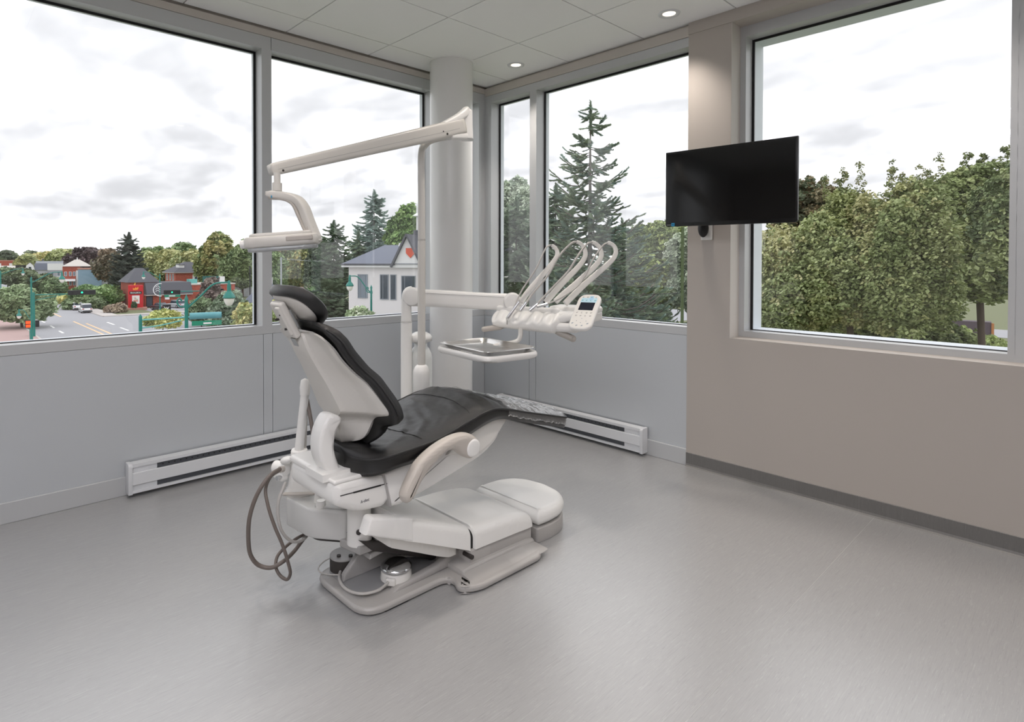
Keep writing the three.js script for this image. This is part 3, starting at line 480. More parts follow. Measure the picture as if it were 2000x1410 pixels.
{ // foot control on the base plate
  const f = thing('foot_control', [1.705, 0.037, 2.1], 'chrome disc foot pedal lying on the base plate', 'foot pedal');
  mesh('pedal_base', [lathe([[0, 0], [0.058, 0], [0.06, 0.006], [0.057, 0.03], [0.05, 0.036], [0, 0.036]], 40), (() => { const g = rbx(-0.02, 0.02, 0, 0.03, 0.03, 0.068, 0.008, 3); g.rotateY(0.6); return g; })()], M.whiteWarm, f);
  mesh('pedal_disc', lathe([[0, 0.066], [0.03, 0.065], [0.048, 0.06], [0.058, 0.05], [0.06, 0.043], [0.056, 0.04], [0, 0.04]], 48), M.chrome, f);
  const base = V(1.705, 0, 2.1), yb = 0.048, P = (x, y, h = yb) => atY(x / 4.147 + 470, y / 4.147 + 880, h);
  const [h, pts] = hose('foot_control_hose', 'grey hose of the foot pedal coiled on the base plate', [P(1205, 1060, 0.055), P(1130, 1125), P(1000, 1160), P(890, 1140), P(815, 1075), P(810, 985), P(870, 915), P(1000, 878), P(1200, 862), P(1400, 850)], 0.0055, M.hoseLight);
  hose('power_cable', 'thin grey cable looping over the edge of the base plate', [P(760, 862, 0.06), P(700, 885, 0.05), P(650, 925, 0.045), P(632, 968, 0.041), P(680, 998, 0.041), P(800, 1006, 0.041), P(950, 975, 0.041), P(1120, 915, 0.041)], 0.0028, M.hoseLight);
}

// ---------------------------------------------------------------- operating light, delivery unit, tray
// flat or round bar swept along points, cross section w (along side) by t, superelliptic
function bar(pts, wf, tf, side, n = 40, k = 0.55, caps = true) {
  const c = Array.isArray(pts) ? curve(pts) : pts, rows = [];
  for (let i = 0; i <= n; i++) {
    const s = i / n, p = c.getPointAt(s), T = c.getTangentAt(s), S = side.clone().addScaledVector(T, -side.dot(T)).normalize(), U = new THREE.Vector3().crossVectors(T, S), w = (typeof wf === 'function' ? wf(s) : wf) / 2, t = (typeof tf === 'function' ? tf(s) : tf) / 2, row = [];
    for (let j = 0; j < 24; j++) { const q = j / 24 * 2 * Math.PI, a = Math.cos(q), b = Math.sin(q); row.push(p.clone().addScaledVector(S, w * Math.sign(a) * Math.abs(a) ** k).addScaledVector(U, t * Math.sign(b) * Math.abs(b) ** k).toArray()); }
    rows.push(row);
  }
  return skin(rows, true, caps);
}
const lampBase = V(1.283, 0, 1.653);
function localiser(base, parent) { return (name, geo, m, p = parent) => { if (Array.isArray(geo)) geo = merge(geo); geo.translate(-base.x, -base.y, -base.z); return mesh(name, geo, m, p); }; }
{
  const L = thing('operating_light', lampBase.toArray(), 'dental operating light on a long white arm above the headrest', 'dental light'), lm = localiser(lampBase, L);
  const yAt = (py, d) => at(823, py, d).y, x0 = lampBase.x, z0 = lampBase.z, d0 = 2.85;
  const piv = at(912, 240, 2.92), top = yAt(300, d0);
  const pole = lm('pole', [rod([x0, 0.5, z0], [x0, yAt(470, d0), z0], 0.0186, 0.0186, 28), bar([V(x0, yAt(471, d0), z0), V(x0, yAt(400, d0), z0), V(x0, top, z0), at(826, 288, 2.855), at(838, 276, 2.87), at(868, 268, 2.9), at(908, 266, 2.92)], (s) => 0.036 - 0.003 * s, (s) => 0.036 - 0.003 * s, vFwd, 60, 1)], M.lampGrey);
  const c = lathe([[0, 0.62], [0.04, 0.62], [0.04, 0.72], [0.039, 0.735], [0.033, 0.752], [0.024, 0.762], [0.0187, 0.764]], 36); c.translate(x0, yAt(712, d0) - 0.764, z0); lm('pole_collar', c, M.white);
  const a0 = at(902, 247, 2.9), a1 = at(527, 333, 2.26), up = V(0, 1, 0);
  const arm = lm('spring_arm', bar([a0, a0.clone().lerp(a1, 0.12), a0.clone().lerp(a1, 0.5), a1], (s) => (s > 0.985 ? 0.85 : 1) * (0.084 - 0.036 * s) * (s < 0.1 ? 0.9 + s : 1), (s) => 0.062 - 0.02 * s, up, 60, 0.5), M.lampGrey);
  { const o = V(0, 0, 0).addScaledVector(vFwd, -1); const off = (s, h) => a0.clone().lerp(a1, s).add(V(0, h, 0)); const p0 = off(0.05, -0.006).addScaledVector(vFwd, -0.0215), p1 = off(0.97, -0.004).addScaledVector(vFwd, -0.0145);
    const nrm = new THREE.Vector3().crossVectors(a1.clone().sub(a0), up).normalize(); const sgn = nrm.dot(vFwd) > 0 ? -1 : 1;
    lm('arm_seam', rod(off(0.04, -0.008).addScaledVector(nrm, sgn * 0.0298), off(0.975, -0.004).addScaledVector(nrm, sgn * 0.0207), 0.0012, 0.001, 6), M.greyPaint, arm);
    const bolt = (s, h, r) => lm('arm_bolt', rod(off(s, h).addScaledVector(nrm, sgn * 0.015), off(s, h).addScaledVector(nrm, sgn * (0.0315 - 0.0095 * s)), r, r, 14), M.dark, arm); bolt(0.12, -0.02, 0.0055); bolt(0.145, -0.004, 0.0035); bolt(0.955, -0.013, 0.0045);
  }
  const pg = bar([piv.clone().add(V(0, -0.086, 0)), piv.clone().add(V(0, -0.04, 0)), piv.clone().add(V(0, 0.03, 0)), piv.clone().add(V(0, 0.062, 0))], (s) => 0.062 - 0.014 * s, (s) => 0.06 - 0.014 * s, vRight, 20, 0.6);
  lm('arm_pivot', [pg, bar([piv.clone().add(V(0, 0.06, 0)), piv.clone().add(V(0, 0.045, 0)).lerp(a0.clone().lerp(a1, 0.08), 0.45).add(V(0, 0.02, 0)), a0.clone().lerp(a1, 0.13).add(V(0, 0.028, 0))], (s) => 0.045 - 0.02 * s, (s) => 0.05, up, 20, 0.6), bar([piv.clone().add(V(0, -0.07, 0)), piv.clone().lerp(a0.clone().lerp(a1, 0.1), 0.9).add(V(0, -0.035, 0))], 0.034, 0.052, up, 12, 0.6)], M.white, arm);
  // stem, yoke and lamp head
  const d1 = 2.25, st = at(541, 345, d1);
  lm('stem', [rod(at(541, 338, d1), at(541, 362, d1), 0.0125, 0.0125, 24), rod(at(541, 358, d1), at(541, 374, d1), 0.0185, 0.0185, 28)], M.lampGrey);
  const yoke = lm('yoke', bar([at(522, 379, d1), at(535, 381, d1), at(560, 384, d1), at(580, 391, d1), at(592, 405, d1), at(602, 430, d1), at(612, 455, d1), at(620, 474, d1)], (s) => 0.052 - 0.01 * s, (s) => (0.03 + 0.008 * s) * (s < 0.06 ? 0.6 + 6 * s : s > 0.94 ? 0.75 : 1), V().addVectors(vFwd, vRight.clone().multiplyScalar(0.45)).normalize(), 50, 0.5), M.lampGrey);
  lm('yoke_inner', bar([at(527, 387, d1), at(545, 388, d1), at(566, 393, d1), at(577, 401, d1), at(587, 422, d1), at(597, 445, d1), at(606, 462, d1)], (s) => 0.046 - 0.008 * s, 0.012, V().addVectors(vFwd, vRight.clone().multiplyScalar(0.45)).normalize(), 40, 0.5), M.greyPlastic, yoke);
  lm('blue_mark', (() => { const g = new THREE.SphereGeometry(0.007, 12, 8); g.scale(0.7, 1, 0.4); const p = at(530, 384, d1 - 0.022); g.translate(p.x, p.y, p.z); return g; })(), mat(0x2e9ac4, 0.4), yoke);
  const hx = vRight.clone().multiplyScalar(0.985).addScaledVector(V(0, 1, 0), 0.085).addScaledVector(vFwd, 0.15).normalize(), hy = V(0, 1, 0).addScaledVector(hx, -hx.y).normalize(), hz = new THREE.Vector3().crossVectors(hx, hy);
  const hc = at(553, 470, d1), put = (g) => { g.applyMatrix4(new THREE.Matrix4().makeBasis(hx, hy, hz).setPosition(hc)); return g; };
  const W = 0.136, plate = (w, dd, y0, y1, b) => { const g = slab(roundPoly([[-w, -dd, 0.04], [w, -dd, 0.05], [w, dd, 0.05], [-w, dd, 0.04]]), y1 - y0, b, 4); g.rotateX(-Math.PI / 2); g.translate(0, y0, 0); return smooth(put(g), 0.7); };
  const head = lm('lamp_head', [plate(W, 0.075, -0.024, 0.018, 0.01), plate(W * 0.87, 0.06, 0.014, 0.03, 0.007)], M.lampGrey);
  lm('lens', plate(W * 0.93, 0.066, -0.038, -0.022, 0.006), new THREE.MeshPhysicalMaterial({ color: 0xdfe2e4, roughness: 0.12, transmission: 0.5, thickness: 0.01, ior: 1.45 }), head);
  lm('grip_inset', (() => { const g = new RoundedBoxGeometry(0.098, 0.02, 0.01, 4, 0.0095); g.translate(0.07, 0.002, 0.0722); return put(g); })(), M.greyPlastic, head);
  lm('handle_knob', (() => { const g = cyl(0.016, 0.018, 0.03, 24); g.rotateZ(Math.PI / 2); g.translate(-0.142, -0.004, 0); return put(g); })(), M.white, head);
  lm('yoke_pivot', (() => { const g = cyl(0.014, 0.014, 0.07, 20); g.rotateX(Math.PI / 2); g.translate(0.108, 0.036, 0); return put(g); })(), M.greyPlastic, head);
}
// delivery unit
const dBase = at(794, 700, 3.05); dBase.y = 0;
const HD = at(1030, 622, 2.95), e1 = at(1110, 630, 2.84).sub(at(962, 626, 3.05)).setY(0).normalize(), e3 = new THREE.Vector3().crossVectors(e1, V(0, 1, 0));   // e3 points to the camera side
const inHead = (a, b, c) => HD.clone().addScaledVector(e1, a).add(V(0, b, 0)).addScaledVector(e3, c);
const headM = new THREE.Matrix4().makeBasis(e1, V(0, 1, 0), e3).setPosition(HD);
const DU = thing('delivery_unit', dBase.toArray(), 'white instrument delivery unit on an arm beside the chair', 'delivery unit');
const dm = localiser(dBase, DU);
{
  const Yp = (py) => at(794, py, 3.05).y, x = dBase.x, z = dBase.z;
  const post = dm('post', [rod([x, 0.42, z], [x, Yp(628), z], 0.0292, 0.0292, 32), bar([V(x, Yp(629), z), V(x, Yp(600), z), V(x, Yp(580), z), at(797, 570, 3.05), at(806, 567, 3.05)], 0.056, (s) => 0.056 - 0.01 * s, vFwd, 24, 0.9)], M.white);
  dm('post_seam', (() => { const g = new THREE.TorusGeometry(0.0293, 0.0012, 6, 32); g.rotateX(Math.PI / 2); g.translate(x, Yp(629), z); return g; })(), M.greyPaint, post);
  dm('mount_beam', [bar([V(x, 0.45, z), V(1.2, 0.45, 1.66), V(1.33, 0.45, 1.72), V(1.47, 0.45, 1.78)], 0.07, 0.06, V(0, 1, 0), 16), (() => { const g = cyl(0.055, 0.055, 0.12, 28); g.translate(lampBase.x, 0.46, lampBase.z); return g; })()], M.white);
  const h0 = at(804, 580, 3.02), nrm = vFwd.clone().negate().setY(0).normalize();
  const arm = dm('arm', bar([at(800, 581, 3.06), at(870, 583.5, 3.06), at(930, 587, 3.06), at(1003, 590, 3.06)], (s) => 0.09 - 0.004 * s, 0.062, V(0, 1, 0), 30, 0.5), M.white);
  const hub = (p, r) => { const g = lathe([[0, 0.006], [r * 0.8, 0.005], [r, 0], [r, -0.05]], 36); g.rotateX(Math.PI / 2); g.applyMatrix4(new THREE.Matrix4().lookAt(nrm, V(0, 0, 0), V(0, 1, 0)).setPosition(p)); return g; };
  dm('arm_hub', hub(h0, 0.048), M.white, arm); dm('arm_hub', hub(at(1002, 590, 2.99), 0.047), M.white, arm);
  dm('arm_seam', rod(at(830, 572.5, 3.028), at(985, 580.5, 3.028), 0.001, 0.001, 6), M.greyPaint, arm);
  dm('screw_cap', rod(at(966, 594, 3.04), at(966, 594, 3.022), 0.008), M.white, arm);
  // water bottle hangs on the post
}
{ // holder block with hand grooves
  const rows = [], n = 120;
  for (let i = 0; i <= n; i++) {
    const s = i / n, a = -0.19 + 0.385 * s, e = Math.min(1, 12 * s, 12 * (1 - s)), r = Math.sqrt(e), row = [];
    let gv = 0; for (let k = 0; k < 6; k++) gv += Math.exp(-(((a + 0.155 - 0.062 * k) / 0.015) ** 2));
    const low = -0.045 - 0.016 * s, hi = 0.03;
    const prof = [[-0.07, hi + 0.01], [-0.03, hi + 0.018], [0.0, hi + 0.016], [0.03, hi + 0.006], [0.055, hi - 0.008], [0.075, hi - 0.03], [0.08, -0.015], [0.072, low + 0.012], [0.05, low], [0, low - 0.003], [-0.05, low], [-0.07, low + 0.01]];
    const c = new THREE.CatmullRomCurve3(prof.map(([q, y]) => V(q, y, 0)), true, 'centripetal');
    for (let j = 0; j < 36; j++) { const p = c.getPoint(j / 36), f = j > 5 && j < 19 ? Math.sin((j - 5) / 14 * Math.PI) : 0; row.push(inHead(a, -0.005 + (p.y + 0.005) * r - 0.004 * gv * f, p.x * r - 0.02 * gv * f * e).toArray()); }
    rows.push(row);
  }
  const body = dm('holder_block', skin(rows, true, true), M.white);
  const bar2 = dm('rest_bar', (() => { const g = new RoundedBoxGeometry(0.34, 0.03, 0.035, 4, 0.012); g.translate(-0.0, 0.045, 0.0); g.applyMatrix4(headM); return g; })(), M.white, body);
  dm('control_head', [(() => { const g = new RoundedBoxGeometry(0.2, 0.06, 0.17, 5, 0.022); g.translate(0.16, 0.012, -0.07); g.applyMatrix4(headM); return g; })(), (() => { const g = new RoundedBoxGeometry(0.17, 0.045, 0.11, 4, 0.02); g.translate(0.2, -0.03, 0.0); g.applyMatrix4(headM); return g; })()], M.white);
  dm('rear_head', [(() => { const g = new RoundedBoxGeometry(0.24, 0.035, 0.15, 5, 0.016); g.translate(0.2, 0.045, -0.15); g.applyMatrix4(headM); return g; })(), (() => { const g = new RoundedBoxGeometry(0.235, 0.045, 0.145, 5, 0.01); g.translate(0.2, 0.012, -0.15); g.applyMatrix4(headM); return g; })()], M.white);
  dm('arm_joint', bar([at(1003, 590, 3.06), inHead(-0.05, 0.0, -0.09), inHead(0.02, 0.0, -0.06)], 0.07, 0.07, V(0, 1, 0), 12), M.white);
  const gl = dm('grip_handle', [rod(at(945.5, 643, 2.96), at(976, 638.5, 2.98), 0.0135, 0.0145, 24), rod(at(974, 638.8, 2.98), at(996, 630, 3.0), 0.017, 0.013, 20), (() => { const g = new THREE.SphereGeometry(0.0135, 16, 12); const p = at(945.5, 643, 2.96); g.translate(p.x, p.y, p.z); return g; })()], M.greyPlastic);
  dm('grip_handle', [bar([at(1084, 634, 2.85), at(1085, 643, 2.85), at(1092, 649, 2.84), at(1107, 655.5, 2.83), at(1119, 661, 2.82)], (s) => 0.03 + 0.003 * s, (s) => 0.03 + 0.003 * s, vFwd, 24, 1), (() => { const g = new THREE.SphereGeometry(0.0165, 16, 12); const p = at(1119, 661, 2.82); g.translate(p.x, p.y, p.z); return g; })()], M.greyPlastic);
  dm('tray_arm', bar([at(1017, 628, 2.9), at(1017, 645, 2.9), at(1016.5, 656, 2.9), at(1013, 664, 2.9), at(1004, 668.5, 2.9), at(988, 671, 2.92), at(965, 676, 2.93)], 0.023, 0.023, vFwd, 40, 1), M.whiteWarm);
}
{ // touch pad
  const X = vRight.clone().multiplyScalar(0.84).addScaledVector(vFwd, -0.54).normalize(), Yv = vRight.clone().multiplyScalar(0.4).addScaledVector(V(0, 1, 0), 0.675).addScaledVector(vFwd, 0.62), Z = new THREE.Vector3().crossVectors(X, Yv).normalize(), Yo = new THREE.Vector3().crossVectors(Z, X);
  const B = new THREE.Matrix4().makeBasis(X, Yo, Z).setPosition(at(1142.5, 607, 2.76));
  const w = 0.057, l = 0.113, out = roundPoly([[-w, -l, 0.045], [w, -l, 0.045], [w, l, 0.045], [-w, l, 0.045]], 8);
  const g = slab(out, 0.02, 0.006, 3); g.translate(0, 0, -0.02); const pad = dm('touch_pad', smooth(g, 0.6).applyMatrix4(B), M.white);
  const icons = canvasTex(256, 512, (c) => {
    c.fillStyle = '#e6e4df'; c.fillRect(0, 0, 256, 512); c.lineWidth = 4;
    const key = (x, y, col, k) => { c.strokeStyle = col; c.beginPath(); if (k % 3 === 0) { c.moveTo(x - 8, y + 9); c.lineTo(x - 8, y - 4); c.lineTo(x + 8, y - 8); c.moveTo(x - 8, y + 4); c.lineTo(x + 6, y + 2); } else if (k % 3 === 1) { c.arc(x, y, 8, 0.6, 5.2); } else { c.rect(x - 7, y - 7, 14, 12); c.moveTo(x, y + 5); c.lineTo(x, y + 11); } c.stroke(); };
    c.fillStyle = '#bfe0ee'; c.fillRect(40, 62, 176, 74); c.fillStyle = '#a9d3ee'; c.fillRect(128, 34, 44, 60);
    for (let r = 0; r < 2; r++) for (let q = 0; q < 4; q++) key(56 + q * 48, 52 + r * 48, r ? '#4f9fa4' : '#8b9a9c', r * 4 + q + 1);
    for (let r = 0; r < 2; r++) for (let q = 0; q < 4; q++) key(50 + q * 52, 282 + r * 44, '#8d8a86', r * 2 + q);
    c.fillStyle = '#5a6f80'; for (const [x, y] of [[126, 366], [76, 400], [182, 400], [128, 424]]) { c.beginPath(); c.arc(x, y, 4, 0, 7); c.fill(); }
    key(44, 436, '#355a76', 0); key(98, 466, '#355a76', 0); key(156, 466, '#355a76', 0); key(210, 436, '#355a76', 0);
  });
  const face = new THREE.ShapeGeometry(new THREE.Shape(roundPoly([[-w + 0.005, -l + 0.005, 0.04], [w - 0.005, -l + 0.005, 0.04], [w - 0.005, l - 0.005, 0.04], [-w + 0.005, l - 0.005, 0.04]], 8).map(([a, b]) => new THREE.Vector2(a, b))));
  { const p = face.attributes.position, uv = face.attributes.uv; for (let i = 0; i < p.count; i++) uv.setXY(i, p.getX(i) / (2 * w) + 0.5, p.getY(i) / (2 * l) + 0.5); }
  face.translate(0, 0, 0.0004); dm('key_print', face.applyMatrix4(B), mat(0xffffff, 0.35, 0, { map: icons }), pad);
  const sc = new THREE.BoxGeometry(0.072, 0.05, 0.001); sc.translate(0.0, 0.03, 0.0008); dm('display', sc.applyMatrix4(B), phys(0x1a1d2c, 0.12), pad);
  dm('pad_arm', rod(at(1142, 612, 2.785), inHead(0.16, 0.0, 0.02), 0.02), M.white, pad);
}
// whips and hoses
const w5 = (x, y, d) => at(x / 5.037 + 920, y / 5.037 + 440, d);
const WH = [
  { a: [[490, 755], [560, 655], [640, 560], [740, 445], [805, 365], [845, 300], [848, 260], [828, 222], [795, 195]], h: [[795, 195], [765, 197], [735, 225], [640, 425], [500, 640], [440, 765], [405, 850]], d: 2.99 },
  { a: [[735, 755], [800, 680], [870, 600], [960, 505], [1040, 425], [1105, 340], [1125, 285], [1112, 225], [1075, 178], [1040, 160]], h: [[1040, 160], [1000, 168], [950, 208], [860, 310], [760, 485], [600, 680], [540, 765]], d: 2.95 },
  { a: [[830, 750], [910, 675], [1000, 600], [1110, 500], [1200, 420], [1265, 340], [1283, 285], [1262, 215], [1220, 175], [1190, 165]], h: [[1190, 165], [1150, 176], [1110, 215], [1050, 300], [960, 445], [800, 615], [650, 775]], d: 2.91 },
  { a: [[925, 770], [1010, 685], [1100, 595], [1220, 490], [1330, 395], [1405, 315], [1425, 260], [1412, 212], [1375, 178], [1345, 170]], h: [[1345, 170], [1305, 190], [1260, 245], [1200, 335], [1130, 480], [1060, 585], [960, 665], [850, 730], [745, 775]], d: 2.87 },
];
WH.forEach((q, i) => {
  const n = q.a.length, arm = q.a.map(([x, y], k) => w5(x, y, q.d - 0.02 + 0.09 * Math.sin(k / (n - 1) * Math.PI * 0.6)));
  dm('whip_arm', bar(arm, 0.013, (s) => 0.03 - 0.012 * s ** 3, vFwd, 60, 0.6), M.whiteWarm);
});
{
  const names = [['air_water_syringe', 'steel air and water syringe, leftmost in the delivery unit'], ['handpiece_hose', 'grey instrument hose, second from the left on the delivery unit'], ['handpiece_hose', 'grey instrument hose, third from the left on the delivery unit'], ['handpiece_hose', 'grey instrument hose hanging from the rightmost whip arm']];
  const ends = [[[405, 850], [355, 920]], [[540, 765], [488, 835]], [[650, 775], [580, 835]], [[745, 775], [648, 798]]];
  WH.forEach((q, i) => {
    const n = q.h.length, pts = q.h.map(([x, y], k) => w5(x, y, q.d + 0.065 - 0.15 * k / (n - 1))), b = pts[0].clone().setY(0);
    const t = thing(names[i][0], b.toArray(), names[i][1], i ? 'hose' : 'syringe', 'instrument hoses on the delivery unit'), tm = localiser(b, t);
    tm('tubing', tube(pts, i === 0 || i === 3 ? 0.0042 : 0.0055, 120, 10), M.hoseLight);
    const e = ends[i].map(([x, y]) => w5(x, y, q.d - 0.087)), dir = e[1].clone().sub(e[0]).normalize();
    const m = tm('steel_end', i ? [rod(e[0].clone().addScaledVector(dir, -0.004), e[1], 0.0075, 0.0088, 18)] : [rod(e[0].clone().addScaledVector(dir, -0.06), e[1], 0.0055, 0.0085, 18)], M.chrome);
    if (i) tm('open_end', rod(e[1].clone().addScaledVector(dir, -0.0005), e[1].clone().addScaledVector(dir, 0.0006), 0.0062, 0.0062, 16), M.dark, m);
    else { tm('buttons', [rod(e[1].clone().add(V(0, 0.004, 0)), e[1].clone().addScaledVector(vFwd, -0.012), 0.006)], M.steel, m); tm('nozzle', rod(e[1], e[1].clone().add(V(0, -0.028, 0)), 0.0032, 0.0022, 10), M.steel, m); }
  });
}
{ // tray holder and tray
  const q = [atY(857, 682, 0.82), atY(967, 706, 0.82), atY(1042, 689, 0.82), atY(940, 668, 0.82)];
  const ctr = V().add(q[0]).add(q[1]).add(q[2]).add(q[3]).multiplyScalar(0.25), ex = q[1].clone().sub(q[0]).add(q[2].clone().sub(q[3])).normalize(), lx = (q[0].distanceTo(q[1]) + q[3].distanceTo(q[2])) / 2, ez0 = q[2].clone().sub(q[1]).normalize(), ly = (q[1].distanceTo(q[2]) + q[0].distanceTo(q[3])) / 2;
  const ez = new THREE.Vector3().crossVectors(ex, V(0, 1, 0)).normalize(); const B = new THREE.Matrix4().makeBasis(ex, V(0, 1, 0), ez).setPosition(ctr);
  const w = lx / 2, d = ly / 2, ring = (ww, dd, r, y) => roundPoly([[-ww, -dd, r], [ww, -dd, r], [ww, dd, r], [-ww, dd, r]], 8).map(([a, b]) => [a, y, b]);
  const rows = [[w - 0.02, d - 0.02, 0.01], [w - 0.004, d - 0.004, 0.012], [w, d, 0.004], [w, d, -0.008], [w - 0.008, d - 0.008, -0.018], [w - 0.03, d - 0.03, -0.02], [w - 0.034, d - 0.034, -0.005], [w - 0.02, d - 0.02, 0.01]].map(([a, b, y]) => ring(a, b, 0.055, y));
  dm('tray_frame', smooth(skin(rows, true).applyMatrix4(B), 0.8), M.white);
  const tr = thing('instrument_tray', [ctr.x, ctr.y + 0.002, ctr.z], 'shallow stainless steel instrument tray below the delivery unit', 'tray');
  const R = (ww, dd, r, y) => ring(ww, dd, r, y), tw = w - 0.012, td = d - 0.012;
  const tg = skin([R(0.02, 0.01, 0.005, 0.002), R(tw - 0.034, td - 0.034, 0.03, 0.002), R(tw - 0.026, td - 0.026, 0.034, 0.006), R(tw - 0.008, td - 0.008, 0.04, 0.022), R(tw, td, 0.042, 0.024), R(tw + 0.001, td + 0.001, 0.042, 0.021), R(tw - 0.008, td - 0.008, 0.04, 0.018), R(tw - 0.026, td - 0.026, 0.034, 0.003), R(tw - 0.034, td - 0.034, 0.03, -0.001), R(0.02, 0.01, 0.005, -0.001)], true, true);
  tg.applyMatrix4(new THREE.Matrix4().makeBasis(ex, V(0, 1, 0), ez)); mesh('tray_pan', smooth(tg, 0.9), mat(0xdddbd8, 0.24, 1), tr); tr.position.y += 0.006;
}
{ // water bottle hanging behind the light pole
  const p = at(822, 700, 3.1), b = thing('water_bottle', [p.x, at(822, 750, 3.1).y - 0.08, p.z], 'translucent white water bottle under a white cap beside the post', 'bottle');
  const y0 = b.position.y, Yp = (py) => at(822, py, 3.1).y - y0;
  mesh('bottle_body', lathe([[0, 0], [0.05, 0], [0.058, 0.01], [0.06, 0.05], [0.06, Yp(700)], [0.056, Yp(690)], [0.045, Yp(681)], [0.034, Yp(676)], [0.034, Yp(668)], [0, Yp(668)]], 36), phys(0xeef0ee, 0.35, { transmission: 0.25, thickness: 0 }), b);
  mesh('bottle_cap', [lathe([[0, Yp(648)], [0.03, Yp(648.5)], [0.052, Yp(653)], [0.06, Yp(658)], [0.06, Yp(665)], [0.03, Yp(669)], [0, Yp(669)]], 36), bx(-0.09, 0.02, Yp(666), Yp(659), -0.012, 0.012)], M.white, b);
}
// ---------------------------------------------------------------- wall monitor, heaters
{
  const mt = thing('wall_monitor', [1.9, 1.43, 0.012], 'black flat screen monitor on a wall bracket by the right window', 'monitor'), mm = localiser(mt.position, mt);
  const c = [V(1.807, 1.447, 0.29), V(2.497, 1.443, 0.262)], ex = c[1].clone().sub(c[0]).normalize(), B = new THREE.Matrix4().makeBasis(ex, V(0, 1, 0), new THREE.Vector3().crossVectors(ex, V(0, 1, 0))).setPosition(c[0].clone().lerp(c[1], 0.5).add(V(0, 0.212, 0)));
  const w = 0.3465, h = 0.2125, g = slab(roundPoly([[-w, -h, 0.014], [w, -h, 0.014], [w, h, 0.003], [-w, h, 0.003]], 4), 0.018, 0.003, 2); g.translate(0, 0, -0.018);
  const body = mm('housing', smooth(g).applyMatrix4(B), phys(0x0a0a0c, 0.25));
  const s = new THREE.BoxGeometry(2 * w - 0.022, 2 * h - 0.034, 0.0008); s.translate(0, 0.004, 0.0006); mm('screen', s.applyMatrix4(B), phys(0x09090b, 0.1), body);
  const bk = new RoundedBoxGeometry(0.42, 0.26, 0.035, 3, 0.014); bk.translate(0, -0.01, -0.034); mm('rear_cover', bk.applyMatrix4(B), M.black, body);
  const st = new THREE.BoxGeometry(0.019, 0.018, 0.0006); st.translate(-w + 0.046, -h + 0.011, 0.0008); mm('energy_sticker', st.applyMatrix4(B), mat(0x2aa3d4, 0.4), body);
  const st2 = new THREE.BoxGeometry(0.012, 0.009, 0.0004); st2.translate(-w + 0.046, -h + 0.011, 0.0012); mm('sticker_print', st2.applyMatrix4(B), mat(0x1b6f9e, 0.4), body);
  const lg = new TextGeometry('SAMSUNG', { font: fontBold, size: 0.0042, depth: 0.0003 }); lg.translate(-w + 0.008, -h + 0.0075, 0.0003); mm('maker_mark', lg.applyMatrix4(B), mat(0xb9bcc0, 0.4), body);
  mm('wall_plate', rbx(1.885, 1.955, 1.375, 1.53, 0.012, 0.022, 0.004), M.white);
  mm('bracket_arm', [(() => { const q = new THREE.SphereGeometry(1, 24, 16); q.scale(0.03, 0.055, 0.03); q.translate(1.912, 1.445, 0.045); return q; })(), rod([1.912, 1.47, 0.05], [2.0, 1.52, 0.16], 0.018), rod([2.0, 1.52, 0.16], [2.12, 1.62, 0.225], 0.018), rbx(2.06, 2.2, 1.55, 1.7, 0.2, 0.23, 0.005)], M.black);
}
function heater(name, label, len, pos, turn) {
  const h = thing(name, pos, label, 'heater', 'baseboard heaters'); h.rotation.y = turn;   // runs along local x from 0 to len, front towards +z
  const prof = [[0, 0.018], [0.06, 0.018], [0.062, 0.03], [0.062, 0.158], [0.055, 0.17], [0.045, 0.176], [0, 0.176]];
  const end = (x0, x1) => { const g = slab(roundPoly([[0, 0.016], [0.064, 0.016, 0.004], [0.064, 0.178, 0.018], [0, 0.178]], 5).map(([z, y]) => [-z, y]), x1 - x0, 0.002, 2); g.rotateY(Math.PI / 2); g.translate(x0, 0, 0); return smooth(g, 0.6); };
  mesh('back_plate', bx(0.004, len - 0.004, 0.02, 0.174, 0, 0.03), M.heater, h);
  mesh('end_cap', end(0, 0.02), M.heater, h); mesh('end_cap', end(len - 0.02, len), M.heater, h);
  mesh('top_lip', bx(0.02, len - 0.02, 0.158, 0.175, 0, 0.058), M.heater, h);
  mesh('front_panel', rbx(0.02, len - 0.02, 0.064, 0.128, 0.045, 0.0615, 0.003), M.heater, h);
  mesh('bottom_lip', bx(0.02, len - 0.02, 0.02, 0.034, 0, 0.058), M.heater, h);
  for (const x of [0.02, len - 0.14]) for (const y of [0.034, 0.128]) mesh('end_filler', bx(x, x + 0.12, y, y + 0.03, 0.03, 0.05), M.heater, h);
  mesh('outlet_grille', bx(0.14, len - 0.14, 0.128, 0.158, 0.03, 0.046), M.heaterDark, h); mesh('inlet_slot', bx(0.14, len - 0.14, 0.034, 0.064, 0.03, 0.044), M.heaterDark, h);
  const hole = new THREE.CylinderGeometry(0.0035, 0.0035, 0.001, 8); hole.rotateX(Math.PI / 2); const gs = []; for (let x = 0.17; x < len - 0.16; x += 0.03) { const q = hole.clone(); q.translate(x, 0.143, 0.0463); gs.push(q); }
  mesh('grille_holes', gs, M.black, h, 'stuff');
}
heater('baseboard_heater', 'long white baseboard heater under the left windows', 1.75, [0.0145, 0, 2.652], Math.PI / 2);
heater('baseboard_heater', 'white baseboard heater under the spruce window', 1.32, [0.215, 0, 0.0145], 0);

